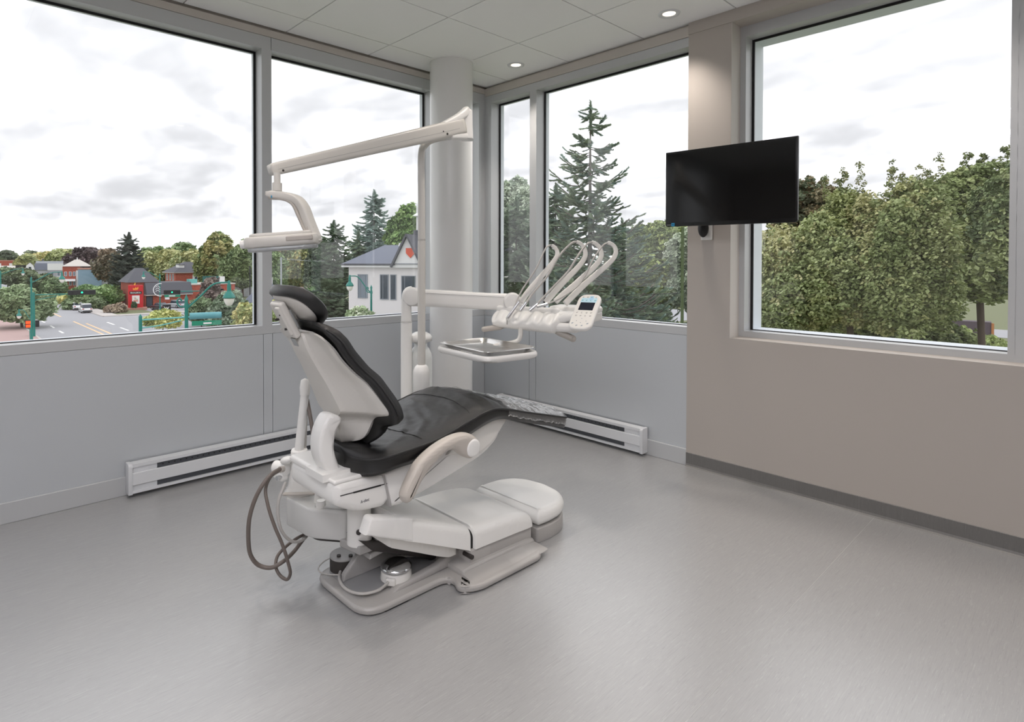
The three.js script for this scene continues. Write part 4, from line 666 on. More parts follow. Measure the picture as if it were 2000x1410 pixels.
// ---------------------------------------------------------------- outside: street, buildings, trees (the room is on an upper floor)
const G = -8.75;
const gp = (px, d) => { const p = at(px, 509, d); p.y = G; return p; };
const yOf = (px, py, d) => at(px, py, d).y;
const toCam = (p) => Math.atan2(EYE.x - p.x, EYE.z - p.z);   // turn about y that faces the building
const speck = (n, base, amp, f, rep) => dataTex(n, (i, j) => { const v = amp * (0.6 * N2(i * f, j * f) + 0.5 * N2(i * f * 3.1 + 40, j * f * 3.1)); return [base[0] + v, base[1] + v, base[2] + v]; }, rep);
Object.assign(M, {
  asphalt: mat(0xffffff, 0.9, 0, { map: speck(512, [158, 158, 162], 12, 0.08, [0.12, 0.12]) }),
  paving: mat(0xffffff, 0.9, 0, { map: speck(256, [190, 184, 180], 12, 0.15, [0.3, 0.3]) }),
  pavers: mat(0xffffff, 0.9, 0, { map: speck(256, [178, 152, 148], 16, 0.3, [0.4, 0.4]) }),
  grass: mat(0xffffff, 1, 0, { map: speck(512, [112, 117, 86], 26, 0.12, [0.15, 0.15]) }),
  paintYellow: mat(0xe0c09a, 0.8), paintWhite: mat(0xe8e8e6, 0.8),
  brick: mat(0xffffff, 0.9, 0, { map: canvasTex(256, 256, (c) => { c.fillStyle = '#a5685a'; c.fillRect(0, 0, 256, 256); const r = rng(5); for (let j = 0; j < 16; j++) for (let i = -1; i < 8; i++) { const v = r(); c.fillStyle = `rgb(${150 + 40 * v | 0},${74 + 24 * v | 0},${60 + 20 * v | 0})`; c.fillRect(i * 34 + (j % 2) * 17, j * 16, 32, 14); } }, [0.5, 0.5]) }),
  brickPale: mat(0xb58a7c, 0.9), roofDark: mat(0xffffff, 0.9, 0, { map: speck(256, [92, 93, 99], 14, 0.4, [0.5, 0.5]) }), roofSlate: mat(0xffffff, 0.9, 0, { map: speck(256, [112, 117, 130], 22, 0.35, [0.35, 0.35]) }), roofPale: mat(0xc9c4bd, 0.85),
  stucco: mat(0xffffff, 0.9, 0, { map: speck(256, [226, 222, 222], 8, 0.5, [0.4, 0.4]) }), white2: mat(0xe6e6e6, 0.7), siding: mat(0x8fa9bd, 0.8), sidingGrey: mat(0xb2b4ba, 0.8),
  pane: phys(0x3b4450, 0.08), paneGrey: phys(0x7d8894, 0.12), teal: phys(0x1f7d72, 0.4), tealDark: phys(0x0f5a55, 0.4), tealPale: phys(0x69b3ad, 0.5), lampGlass: phys(0xf2efe8, 0.25),
  redSign: phys(0xc8202a, 0.4), signBlack: phys(0x17171a, 0.4), greenSign: phys(0x158a6b, 0.45), carWhite: phys(0xe8e9ea, 0.25, { clearcoat: 0.6 }), carSilver: phys(0xb9bdc2, 0.25, { clearcoat: 0.6, metalness: 0.3 }), carDark: phys(0x30343a, 0.25, { clearcoat: 0.6 }), tyre: mat(0x18181a, 0.8),
  bark: mat(0x5c5048, 0.95), barkGrey: mat(0x6e675f, 0.95), steelPole: mat(0x9aa0a0, 0.6), polGreen: mat(0x4b5a34, 0.8),
  leaf: mat(0xffffff, 0.75, 0, { side: THREE.DoubleSide }),
});
{ // ground and street
  const g = tag(mesh('ground', bx(-900, 300, G - 1, G - 0.06, -900, 200), M.grass), 'open ground with grass outside', 'ground'); g.userData.kind = 'structure';
  const r = struct('road', 'grey asphalt street seen from above', 'road');
  mesh('carriageway', bx(-420, -118, G - 0.5, G, -18.7, -6.4), M.asphalt, r);
  mesh('crossing', bx(-118, -22, G - 0.5, G, -70, 60), M.asphalt, r);
  mesh('car_park', bx(-132, -118, G - 0.5, G - 0.02, -50, -27.6), M.asphalt, r);
  for (let x = -330; x < -140; x += 12) mesh('centre_line', bx(x, x + 8, G, G + 0.012, -13.1, -12.85), M.paintYellow, r);
  mesh('centre_line', bx(-139, -122, G, G + 0.012, -13.3, -13.0), M.paintYellow, r); mesh('centre_line', bx(-111, -84, G, G + 0.012, -13.55, -13.25), M.paintYellow, r); mesh('centre_line', bx(-106, -84, G, G + 0.012, -14.5, -14.2), M.paintYellow, r);
  for (const [x0, x1, z] of [[-115.5, -112, -9.7], [-106, -102, -9.7], [-97, -93.5, -9.65], [-126, -122.5, -9.7], [-137, -133, -9.8], [-106, -101, -17.2], [-96, -91, -17.0]]) mesh('lane_dash', bx(x0, x1, G, G + 0.012, z - 0.14, z + 0.14), M.paintWhite, r);
  const s = struct('sidewalk', 'pale concrete pavement beside the street', 'pavement');
  mesh('pavement', [bx(-230, -117, G - 0.4, G + 0.12, -21.2, -18.7), bx(-119, -116.6, G - 0.4, G + 0.12, -45, -21.2)], M.paving, s);
  mesh('kerb', bx(-230, -117, G - 0.4, G + 0.16, -18.75, -18.55), M.paving, s);
  const p = struct('sidewalk', 'pink paved pavement left of the street', 'pavement'); p.name = 'paved_walk';
  mesh('pavement', bx(-150, -60, G - 0.4, G + 0.12, -6.4, 6), M.pavers, p); mesh('kerb', bx(-150, -60, G - 0.4, G + 0.16, -6.55, -6.3), M.paving, p);
  const l = struct('lawn', 'grass verge around the red sign', 'grass'); mesh('lawn_patch', bx(-134, -119.2, G - 0.3, G + 0.06, -27.6, -21.3), M.grass, l);
  const d = struct('driveway', 'grey drive below the right window', 'road'); mesh('drive', bx(-40, 20, G - 0.3, G - 0.02, -112, -100), M.asphalt, d); mesh('drive', bx(-75, -45, G - 0.3, G - 0.02, -110, -80), M.asphalt, d);
}
// ------------------------------------------------ trees
function leafCluster(n, r, size, seed, long = 1.6) {
  const q = rng(seed), pos = [], nor = [], v = V(), w = V(), u = V();
  for (let i = 0; i < n; i++) {
    do v.set(q() * 2 - 1, q() * 2 - 1, q() * 2 - 1); while (v.lengthSq() > 1); const c = v.clone().multiplyScalar(r);
    u.set(q() * 2 - 1, q() * 1.2 - 0.9, q() * 2 - 1).normalize(); w.set(q() - 0.5, q() - 0.5, q() - 0.5).cross(u).normalize();
    const s = size * (0.7 + 0.6 * q()), a = c.clone().addScaledVector(u, s * long / 2), b = c.clone().addScaledVector(u, -s * long / 2), k = new THREE.Vector3().crossVectors(u, w).multiplyScalar(s * 0.1), e = c.clone().addScaledVector(w, s / 2).add(k), f = c.clone().addScaledVector(w, -s / 2).add(k);
    for (const t of [[a, e, b], [a, b, f]]) { const m = new THREE.Vector3().crossVectors(t[1].clone().sub(t[0]), t[2].clone().sub(t[0])).normalize(); for (const x of t) { pos.push(x.x, x.y, x.z); nor.push(m.x, m.y, m.z); } }
  }
  const g = new THREE.BufferGeometry(); g.setAttribute('position', new THREE.Float32BufferAttribute(pos, 3)); g.setAttribute('normal', new THREE.Float32BufferAttribute(nor, 3)); return g;
}
const clusters = [leafCluster(16, 0.5, 0.3, 1), leafCluster(16, 0.5, 0.3, 2), leafCluster(22, 0.5, 0.2, 3, 1.9)];
function sprigGeo(seed) { // a spruce twig along +x, hanging a little
  const q = rng(seed), pos = [], nor = []; const tri = (a, b, c) => { const m = new THREE.Vector3().crossVectors(b.clone().sub(a), c.clone().sub(a)).normalize(); for (const x of [a, b, c]) { pos.push(x.x, x.y, x.z); nor.push(m.x, m.y, m.z); } };
  for (let k = 0; k < 34; k++) { const t = k / 34, x = t, s = (k % 2 ? 1 : -1), L = 0.46 * (1 - 0.6 * t) * (0.7 + 0.6 * q()), c = V(x, -0.04 * Math.sin(t * 3), 0), e = c.clone().add(V(L * 0.75, -0.1 * q() + 0.1 * (q() - 0.3), s * L * (0.5 + 0.4 * q()))), w = 0.055; tri(c.clone().add(V(-w, 0.02, 0)), c.clone().add(V(w, -0.02, 0)), e); tri(c.clone().add(V(0, w, 0)), c.clone().add(V(0, -w, s * 0.02)), e.clone().add(V(0.02, 0.03 * (q() - 0.5), 0))); }
  const g = new THREE.BufferGeometry(); g.setAttribute('position', new THREE.Float32BufferAttribute(pos, 3)); g.setAttribute('normal', new THREE.Float32BufferAttribute(nor, 3)); return g;
}
const sprigs = [sprigGeo(1), sprigGeo(2)];
function instanced(name, geo, items, parent) { // items: [matrix, color]
  const im = new THREE.InstancedMesh(geo, M.leaf, items.length); im.name = name; im.userData.kind = 'stuff'; im.castShadow = im.receiveShadow = true;
  items.forEach(([m, c], i) => { im.setMatrixAt(i, m); im.setColorAt(i, c); }); parent.add(im); return im;
}
const hexes = (l) => l.map((h) => { const c = new THREE.Color(h), g = 0.3 * c.r + 0.6 * c.g + 0.1 * c.b; return c.lerp(new THREE.Color(g, g, g), 0.14).multiplyScalar(1.12); });
let treeSeed = 100;
// leafy tree: crown between pyTop and pyBot, half width in px, all measured at distance d
function leafy(name, label, px, pyTop, pyBot, hwPx, d, colors, o = {}) {
  const q = rng(++treeSeed), base = gp(px, d), t = thing(name, base.toArray(), label, o.cat || 'tree', o.group), k = d / FOC;
  const yt = yOf(px, pyTop, d) - G, yb = Math.max(0.1, yOf(px, pyBot, d) - G), rx = hwPx * k, ry = (yt - yb) / 2, cy = (yt + yb) / 2, rz = o.rz || rx;
  const cs = hexes(colors), items = [], mt = new THREE.Matrix4(), qt = new THREE.Quaternion(), leafS = o.leaf || Math.max(0.13, d * 0.0043), nb = o.blobs || 22, per = Math.round((o.n || 900) * (d > 55 ? 2 : 1) / nb), blobs = [], dirv = V();
  const rndDir = () => { do dirv.set(q() * 2 - 1, q() * 2 - 1, q() * 2 - 1); while (dirv.lengthSq() > 1 || dirv.lengthSq() < 0.01); return dirv.clone().normalize(); };
  for (let i = 0; i < nb; i++) { const u = rndDir(), f = 0.3 + 0.5 * q() ** 0.6; if (u.y < -0.5) u.y *= 0.4; const br = (0.3 + 0.18 * q()) * (o.loose ? 0.8 : 1); blobs.push([V(u.x * rx * f, cy + u.y * ry * (1 - br) * 0.98, u.z * rz * f), br]); }
  const sc = leafS / 0.3;
  for (const [b, br] of blobs) {
    const bc = cs[(q() * cs.length) | 0];
    for (let i = 0; i < per; i++) {
      const u = rndDir(), r = br * (o.loose ? 0.5 + 0.6 * q() : 0.72 + 0.34 * q()), p = b.clone().add(V(u.x * rx * r * 1.1, u.y * ry * r, u.z * rz * r * 1.1));
      if (p.y < 0.15) continue;
      qt.setFromEuler(new THREE.Euler(q() * 0.8, q() * 6.28, q() * 0.8)); const s = sc * (0.75 + 0.5 * q()); mt.compose(p, qt, V(s, s * 0.85, s));
      const c = (q() < 0.75 ? bc : cs[(q() * cs.length) | 0]).clone(), v = 1.02 + 0.4 * q(); items.push([mt.clone(), c.multiplyScalar(v)]);
    }
  }
  if (o.shoots) for (const [sx, sy] of o.shoots) { const p0 = at(sx, sy, d).sub(base), L = (o.shootLen || 70) * k; for (let j = 0; j < 26; j++) { const f = q(); qt.setFromEuler(new THREE.Euler(q() * 2, q() * 6.28, q() * 2)); const s = sc * (0.42 + 0.35 * q()); mt.compose(p0.clone().add(V((q() - 0.5) * 0.42 * (0.3 + f), -f * L, (q() - 0.5) * 0.42 * (0.3 + f))), qt, V(s, s, s)); items.push([mt.clone(), cs[(q() * cs.length) | 0].clone().multiplyScalar(0.8)]); } }
  instanced('foliage', clusters[o.kind ?? ((q() * 2) | 0)], items, t);
  const tr = Math.max(0.06, Math.min(rx, ry) * 0.06), gs = [tube([[0, 0, 0], [0.05 * rx, cy * 0.5, 0.03 * rx], [-0.03 * rx, cy, 0], [0.02 * rx, cy + ry * 0.55, 0]], tr, 10, 6)];
  for (let i = 0; i < Math.min(nb, o.branches || 7); i++) { const b = blobs[i][0]; gs.push(tube([[0, cy - ry * (0.2 + 0.5 * q()), 0], [b.x * 0.45, (b.y + cy) / 2 - ry * 0.1, b.z * 0.45], [b.x, b.y + 0.1, b.z]], tr * 0.45, 8, 5)); }
  mesh('trunk', gs, o.bark || M.bark, t); return t;
}
// spruce: whorls of drooping branches with hanging twigs
function conifer(name, label, px, pyTop, pyBot, hwPx, d, colors, o = {}) {
  const q = rng(++treeSeed), base = gp(px, d), t = thing(name, base.toArray(), label, 'tree', o.group), k = d / FOC, yt = yOf(px, pyTop, d) - G, yb = Math.max(0.5, yOf(px, pyBot, d) - G), R = hwPx * k, cs = hexes(colors), items = [], wood = [], mt = new THREE.Matrix4(), up = V(0, 1, 0);
  const step = o.step || 0.32, sl = o.twig || 0.42;
  for (let y = yt - 0.15; y > yb; y -= step * (0.8 + 0.4 * q())) {
    const f = (yt - y) / (yt - yb), n = Math.max(4, Math.round((o.per || 6) * (0.7 + 0.8 * f)));
    for (let i = 0; i < n; i++) {
      const a = q() * 6.283, L = Math.max(0.12, R * (f ** (o.shape || 0.85)) * ((o.rag ? 0.45 + 0.75 * q() : 0.75 + 0.3 * q()))), droop = (o.droop ?? 0.18) * L, c = Math.cos(a), s = Math.sin(a);
      const y1 = y + (q() - 0.5) * step * 1.6, P = (u) => V(c * L * u, y1 - droop * Math.sin(u * 2.6) * 1.1 + 0.28 * L * Math.max(0, u - 0.45) ** 1.6 * (o.lift ?? 1.2), s * L * u), m = Math.max(2, Math.round(L / (sl * (o.gap || 0.55))));
      if (o.wood && L > 0.5) wood.push(tube([P(0), P(0.33), P(0.66), P(1)], 0.012 + 0.008 * L, 6, 4));
      for (let j = 0; j <= m; j++) {
        const u = (j + 0.5 * q()) / m; if (u > 1.02 || u < 0.08) continue; const p = P(u), tan = P(Math.min(1, u + 0.05)).sub(P(u - 0.03)).normalize();
        const side = new THREE.Vector3().crossVectors(tan, up).normalize(), wv = (j % 2 ? 1 : -1) * (0.2 + 0.8 * q()) * (u > 0.9 ? 0.2 : 1), dirx = tan.clone().addScaledVector(side, wv).add(V(0, -0.8 * (q() - 0.25) * (o.hang ?? 1), 0)).normalize(), yv = new THREE.Vector3().crossVectors(V().crossVectors(dirx, up), dirx).normalize(), zv = new THREE.Vector3().crossVectors(dirx, yv), sc = sl * (0.7 + 0.6 * q());
        mt.makeBasis(dirx.multiplyScalar(sc), yv.multiplyScalar(sc), zv.multiplyScalar(sc * 1.05)).setPosition(p); items.push([mt.clone(), cs[(q() * cs.length) | 0].clone().multiplyScalar(0.9 + 0.55 * q())]);
      }
    }
  }
  for (let j = 0; j < 8; j++) { mt.makeBasis(V(0.1 * (q() - 0.5), sl, 0.1 * (q() - 0.5)), V(-sl, 0, 0), V(0, 0, sl)).setPosition(0, yt - 0.1 - j * 0.12, 0); items.push([mt.clone(), cs[0].clone()]); }
  instanced('needles', sprigs[(q() * 2) | 0], items, t);
  mesh('trunk', [rod([0, 0, 0], [0, yt - 0.1, 0], Math.max(0.12, (yt) * 0.013), 0.02, 8), ...wood], M.barkGrey, t); return t;
}
const olive = ['#8f9a62', '#98a06a', '#7f8a55', '#a4a671'], green = ['#6f8554', '#7c9160', '#64784b'], yellow = ['#989c68', '#a3a26c', '#8a9462'], dark = ['#5a6650', '#4e5a46', '#667255'], brown = ['#6e6450', '#7d6a52', '#5f5c48'], purple = ['#5b4d4e', '#4c4244', '#66575a'], spruceC = ['#80917c', '#74866e', '#8f9e86', '#7c9388'], spruceD = ['#687c62', '#5b6f56', '#76886c'], blueSp = ['#8ea196', '#80938a', '#9bada6'];
// right window
leafy('broadleaf_tree', 'dark brownish round tree beyond the right edge of the monitor', 1602, 338, 600, 82, 46, ['#6f6648', '#5f6044', '#7d6c4a', '#566044'], { n: 3200, blobs: 40, leaf: 0.2 });
leafy('broadleaf_tree', 'pale olive tree low in the left of the right window', 1530, 425, 720, 95, 25, ['#a3a873', '#98a06c', '#b0ae7c', '#87935f'], { n: 9500, blobs: 46, leaf: 0.105, loose: true });
leafy('broadleaf_tree', 'olive tree with thin upright shoots in the right window', 1662, 362, 720, 100, 23, ['#949b62', '#8a9460', '#a2a06c', '#7b8854'], { n: 11000, blobs: 50, leaf: 0.1, loose: true, shoots: [[1612, 345], [1650, 325], [1680, 318], [1635, 350]] });
leafy('broadleaf_tree', 'tall olive tree with spiky top shoots at the middle of the right window', 1778, 345, 720, 92, 21, ['#87925c', '#939b66', '#76834f', '#9fa06a'], { n: 11000, blobs: 48, leaf: 0.095, loose: true, shoots: [[1742, 312], [1796, 318], [1836, 300], [1812, 330], [1760, 335]], branches: 12 });
leafy('broadleaf_tree', 'big green tree at the right end of the right window', 1915, 312, 640, 105, 24, ['#7d8a52', '#8c9660', '#6c7a48', '#98a06a'], { n: 11500, blobs: 54, leaf: 0.115, shoots: [[1890, 285], [1920, 296], [1962, 282]] });
leafy('broadleaf_tree', 'dark leafy tree cut by the right window edge', 2010, 300, 620, 78, 17, ['#66754a', '#768452', '#5a6a44', '#86905e'], { n: 7500, blobs: 36, leaf: 0.1 });
leafy('leafy_shrub', 'dense green shrub low in the right window', 1590, 560, 760, 120, 30, ['#76834f', '#87925c', '#66744a'], { n: 6000, blobs: 36, leaf: 0.12, cat: 'shrub' });
leafy('leafy_shrub', 'dark green shrub below the spiky tree', 1770, 585, 760, 100, 28, ['#6c7a4e', '#5c6a46', '#7c8856'], { n: 5500, blobs: 34, leaf: 0.12, cat: 'shrub' });
leafy('leafy_shrub', 'bright shrub at the foot of the big green tree', 1885, 640, 740, 60, 30, ['#8c9a58', '#7c8a50'], { n: 1500, blobs: 20, leaf: 0.15, cat: 'shrub' });
// corner windows
conifer('spruce_tree', 'tall spruce with loose drooping branches in the corner window', 1152, 212, 700, 150, 25, spruceC, { rag: true, shape: 0.8, per: 4.6, step: 0.28, twig: 0.42, gap: 0.28, wood: true, droop: 0.1, lift: 2.2 });
conifer('spruce_tree', 'lower spruce with long reaching boughs right of the tall spruce', 1215, 440, 720, 130, 29, spruceC, { rag: true, shape: 0.6, per: 8, step: 0.3, twig: 0.48, gap: 0.32, wood: true, droop: 0.05, lift: 2.4 });
conifer('spruce_tree', 'dark spruce at the left edge of the spruce window', 1085, 375, 720, 95, 32, spruceD, { per: 10, step: 0.28, twig: 0.6, shape: 0.6, gap: 0.4 });
conifer('spruce_tree', 'dark spruce in the narrow corner window', 1008, 405, 720, 85, 34, spruceD, { per: 10, step: 0.3, twig: 0.65, shape: 0.5, gap: 0.4 });
leafy('broadleaf_tree', 'pale poplar above the dark spruce in the narrow window', 1012, 335, 520, 55, 55, ['#93a08a', '#a5b09a', '#869480'], { n: 1500, blobs: 24 });
leafy('broadleaf_tree', 'yellow green tree behind the low spruce boughs', 1290, 430, 640, 85, 40, ['#8d9a55', '#a0a85f', '#7b8a4d', '#6d7c48'], { n: 3000, blobs: 40, leaf: 0.2 });
leafy('broadleaf_tree', 'pale willow like tree beside the green utility pole', 1345, 440, 640, 45, 36, ['#9aa58c', '#a9b09c', '#8c9a80'], { n: 1500, blobs: 22, leaf: 0.18 });
leafy('leafy_shrub', 'green undergrowth below the spruces', 1180, 560, 720, 120, 38, green, { n: 2400, blobs: 30, leaf: 0.2, cat: 'shrub' });
// window with the white house
conifer('spruce_tree', 'dark spruce left of the white house', 652, 446, 640, 56, 50, spruceD, { per: 11, step: 0.32, twig: 0.8, shape: 0.62, gap: 0.42 });
conifer('spruce_tree', 'pale blue spruce rising behind the slate roof', 731, 386, 560, 62, 68, blueSp, { per: 10, step: 0.42, twig: 1.0, shape: 0.8, rag: true, gap: 0.4 });
conifer('spruce_tree', 'small spruce between the dark spruce and the slate roof', 700, 465, 560, 26, 66, spruceC, { per: 9, step: 0.4, twig: 0.9, gap: 0.4 });
leafy('broadleaf_tree', 'bright green tree behind the house gable', 800, 402, 560, 44, 62, ['#6d8a48', '#7f9a55', '#5d7a40'], { n: 1500, blobs: 26, leaf: 0.34 });
leafy('broadleaf_tree', 'dark round tree left of the dark spruce', 625, 466, 600, 24, 90, dark, { n: 700 });
leafy('broadleaf_tree', 'green tree with orange tints behind the lamp head', 560, 482, 600, 34, 120, ['#6d7c48', '#7f8a50', '#8a7a4c', '#5d6c42'], { n: 900 });
leafy('broadleaf_tree', 'yellowing tree between lamp head and headrest', 598, 484, 600, 30, 118, ['#8a8a50', '#a09452', '#6d7848'], { n: 900 });
leafy('broadleaf_tree', 'green tree beside the window mullion', 532, 486, 600, 26, 110, green, { n: 700 });
leafy('leafy_shrub', 'green bushes at the foot of the dark spruce', 615, 560, 650, 34, 60, ['#5f7a4a', '#6d8a55', '#53683f'], { n: 900, cat: 'shrub' });
leafy('leafy_shrub', 'pale flowering bush at the foot of the white house', 703, 601, 650, 22, 37, ['#9fae88', '#b5bda4', '#869a70'], { n: 700, cat: 'shrub' });
leafy('leafy_shrub', 'yellow green bush seen behind the headrest mechanism', 540, 585, 680, 26, 46, ['#9aa058', '#7f9050', '#aaa860'], { n: 700, cat: 'shrub' });
// large left window, near to far
leafy('street_tree', 'loose green street tree at the far left of the street', 42, 560, 690, 54, 86, ['#7f9268', '#8fa078', '#6c7f58'], { n: 1000, loose: true, blobs: 30 });
leafy('leafy_shrub', 'grey green bush right of the round street lamp', 452, 570, 660, 40, 62, ['#7f9078', '#90a088', '#6c7f64'], { n: 1300, cat: 'shrub' });
leafy('leafy_shrub', 'yellowing bush at the right end of the large left window', 486, 590, 670, 26, 50, ['#a8a868', '#b8b070', '#8f9a5c'], { n: 800, cat: 'shrub' });
leafy('broadleaf_tree', 'bare brownish tree behind the round street lamp', 415, 545, 625, 22, 90, ['#7c6e66', '#6a5c58', '#867a70'], { n: 500, loose: true });
leafy('leafy_shrub', 'dark green hedge between the parked cars and the pole', 393, 585, 630, 20, 88, ['#5f7050', '#6c7f5a'], { n: 500, cat: 'shrub' });
leafy('leafy_shrub', 'clipped yellow bush beside the traffic arm', 318, 611, 645, 28, 66, ['#a0a860', '#b4b46a'], { n: 500, cat: 'shrub' });
leafy('broadleaf_tree', 'small green tree behind the white parked cars', 165, 561, 594, 20, 128, ['#5f7f4c', '#6d8c58'], { n: 600 });
leafy('broadleaf_tree', 'small green tree left of the red sign', 205, 562, 600, 24, 124, ['#6a8450', '#78915a', '#587244'], { n: 700 });
leafy('leafy_shrub', 'low hedge along the pavement behind the white cars', 168, 586, 603, 34, 121, ['#6d7f58', '#7c8a60'], { n: 500, cat: 'shrub' });
leafy('leafy_shrub', 'brownish bush between pavement and red sign', 227, 600, 615, 14, 112, ['#8a7a6a', '#9a8a74'], { n: 300, cat: 'shrub' });
leafy('leafy_shrub', 'clipped yellow bush by the kerb', 131, 579, 590, 10, 135, ['#a8a860', '#b8b46c'], { n: 240, cat: 'shrub' });
conifer('cedar_tree', 'large dark cedar behind the red sign', 252, 467, 575, 32, 142, ['#5c665c', '#4f5a50', '#6a7468'], { per: 12, step: 0.5, twig: 1.7, shape: 0.5, droop: 0.35, lift: 0.3, gap: 0.42 });
leafy('broadleaf_tree', 'dark purple leaved tree on the skyline', 170, 486, 540, 30, 215, purple, { n: 900 });
leafy('broadleaf_tree', 'brown green tree between the purple tree and the cedar', 212, 488, 560, 24, 190, brown, { n: 700 });
leafy('broadleaf_tree', 'olive tree right of the cedar', 292, 486, 560, 24, 190, olive, { n: 700 });
leafy('broadleaf_tree', 'yellow green tree behind the brick house', 330, 492, 560, 28, 185, yellow, { n: 800 });
leafy('broadleaf_tree', 'broad yellow green tree right of the house roof', 372, 491, 560, 32, 182, yellow, { n: 900 });
leafy('broadleaf_tree', 'dark tree on the skyline above the house', 300, 480, 540, 26, 250, green, { n: 600 });
leafy('broadleaf_tree', 'green tree on the skyline right of the house', 355, 477, 540, 32, 245, green, { n: 700 });
leafy('broadleaf_tree', 'tall autumn tinted tree at the right of the large left window', 425, 457, 570, 36, 155, ['#8f9058', '#7f8a52', '#a09a60', '#6d7f4c'], { n: 1300, blobs: 30 });
leafy('broadleaf_tree', 'green tree beside the first window mullion', 474, 468, 580, 34, 145, ['#6d8052', '#7f9060', '#5d7048'], { n: 1100 });
leafy('broadleaf_tree', 'yellow tree behind the grey mansard houses', 95, 497, 530, 32, 330, ['#aaa468', '#b8ac72', '#98a060'], { n: 600 });
leafy('broadleaf_tree', 'green trees above the mansard houses', 122, 492, 530, 26, 300, olive, { n: 500 });
leafy('broadleaf_tree', 'yellow green tree left of the gambrel gable', 50, 503, 530, 14, 290, yellow, { n: 300 });
leafy('broadleaf_tree', 'far dark tree line left of the yellow tree', 60, 496, 530, 46, 520, dark, { n: 600, rz: 6 });
leafy('broadleaf_tree', 'far tree line at the left frame edge', 10, 494, 530, 40, 480, dark, { n: 600, rz: 6 });
leafy('street_tree', 'dark street tree in front of the gambrel house', 78, 536, 578, 20, 170, ['#56634a', '#65724f'], { n: 500 });
leafy('street_tree', 'green street tree left of the brick shops', 108, 549, 582, 17, 158, ['#5f7450', '#6d8058'], { n: 450 });
leafy('street_tree', 'dark street tree at the bend of the road', 40, 530, 560, 20, 190, ['#5a664c', '#667352'], { n: 450 });
leafy('street_tree', 'green street tree at the left edge over the road', 15, 527, 555, 18, 200, ['#667a55', '#738660'], { n: 400 });

// ------------------------------------------------ buildings, signs, lamps and cars of the street
function building(name, label, px, d, turn, o = {}) { const b = thing(name, gp(px, d).toArray(), label, o.cat || 'building', o.group); b.rotation.y = turn ?? toCam(b.position); return b; }
function prismX(pts, x0, x1) { const s = new THREE.Shape(); pts.forEach(([z, y], i) => (i ? s.lineTo(-z, y) : s.moveTo(-z, y))); s.closePath(); const g = new THREE.ExtrudeGeometry(s, { depth: x1 - x0, bevelEnabled: false }); g.rotateY(Math.PI / 2); g.translate(x0, 0, 0); return metreUV(g); }
function hip(w, d, y0, y1, rx, rz, cx = 0, cz = 0) { // hip roof: eave half sizes w,d; ridge half sizes rx,rz
  const e = [[-w, y0, -d], [w, y0, -d], [w, y0, d], [-w, y0, d]], t = [[-rx, y1, -rz], [rx, y1, -rz], [rx, y1, rz], [-rx, y1, rz]], pos = [], quad = (a, b, c, f) => { pos.push(...a, ...b, ...c, ...a, ...c, ...f); };
  for (let i = 0; i < 4; i++) { const j = (i + 1) % 4; quad(e[j], e[i], t[i], t[j]); } quad(t[0], t[3], t[2], t[1]); quad(e[0], e[1], e[2], e[3]);
  const g = new THREE.BufferGeometry(); g.setAttribute('position', new THREE.Float32BufferAttribute(pos, 3)); g.computeVertexNormals(); g.translate(cx, 0, cz); return metreUV(g);
}
function win(b, x0, x1, y0, y1, z, side, o = {}) { // window on a face: side 'f' front (+z) or 'l' left (-x)
  const B = (a0, a1, h0, h1, p0, p1) => (side === 'l' ? bx(z - p1, z - p0, h0, h1, a0, a1) : bx(a0, a1, h0, h1, z + p0, z + p1)), f = o.f ?? 0.1;
  const w = mesh('window', [B(x0, x0 + f, y0, y1, 0, 0.06), B(x1 - f, x1, y0, y1, 0, 0.06), B(x0 + f, x1 - f, y1 - f, y1, 0, 0.06), B(x0 + f, x1 - f, y0, y0 + f, 0, 0.06), ...(o.bars || []).map((q) => B(x0 + (x1 - x0) * q - f / 3, x0 + (x1 - x0) * q + f / 3, y0 + f, y1 - f, 0, 0.05))], o.m || M.white2, b);
  mesh('pane', B(x0 + f, x1 - f, y0 + f, y1 - f, 0.0, 0.025), o.pane || M.pane, w); return w;
}
{ // restaurant
  const b = thing('restaurant', [-139, G, -40], 'red brick restaurant with dark mansard roof and corner tower', 'building'); b.rotation.y = Math.PI / 2;
  mesh('brick_wall', [bx(-10, -1, 0, 2.9, -5, 4), bx(-1, 8.5, 0, 4.5, -5, 3.9)], M.brick, b);
  mesh('mansard', prismX([[4.7, 2.65], [4.7, 2.9], [3.3, 5.2], [-5, 5.2], [-5, 2.65]], -10.2, -1.0), M.roofDark, b);
  mesh('fascia', bx(-10.2, -1, 2.5, 2.66, -5, 4.72), M.roofPale, b);
  mesh('parapet', bx(-1.1, 8.6, 4.5, 4.75, -5, 4.05), M.roofPale, b);
  mesh('tower_wall', bx(-13, -7.6, 0, 5.4, -5, 2.4), M.brick, b);
  mesh('tower_roof', hip(3.2, 4.1, 5.3, 8.3, 0.7, 0.7, -10.3, -1.3), M.roofDark, b);
  const dr = mesh('door', bx(-10.2, -8.9, 0, 2.4, 4.0, 4.08), M.signBlack, b); mesh('glass', bx(-10.05, -9.05, 0.2, 2.2, 4.08, 4.1), M.pane, dr);
  mesh('roof_unit', bx(-0.6, 1.1, 4.75, 5.7, -1, 1), M.tealPale, b); mesh('roof_unit', bx(3.2, 6.2, 4.75, 6.3, -2, 0), M.tealDark, b); mesh('roof_unit', bx(6.4, 7.6, 4.75, 6.2, -2, 0), M.white2, b);
}
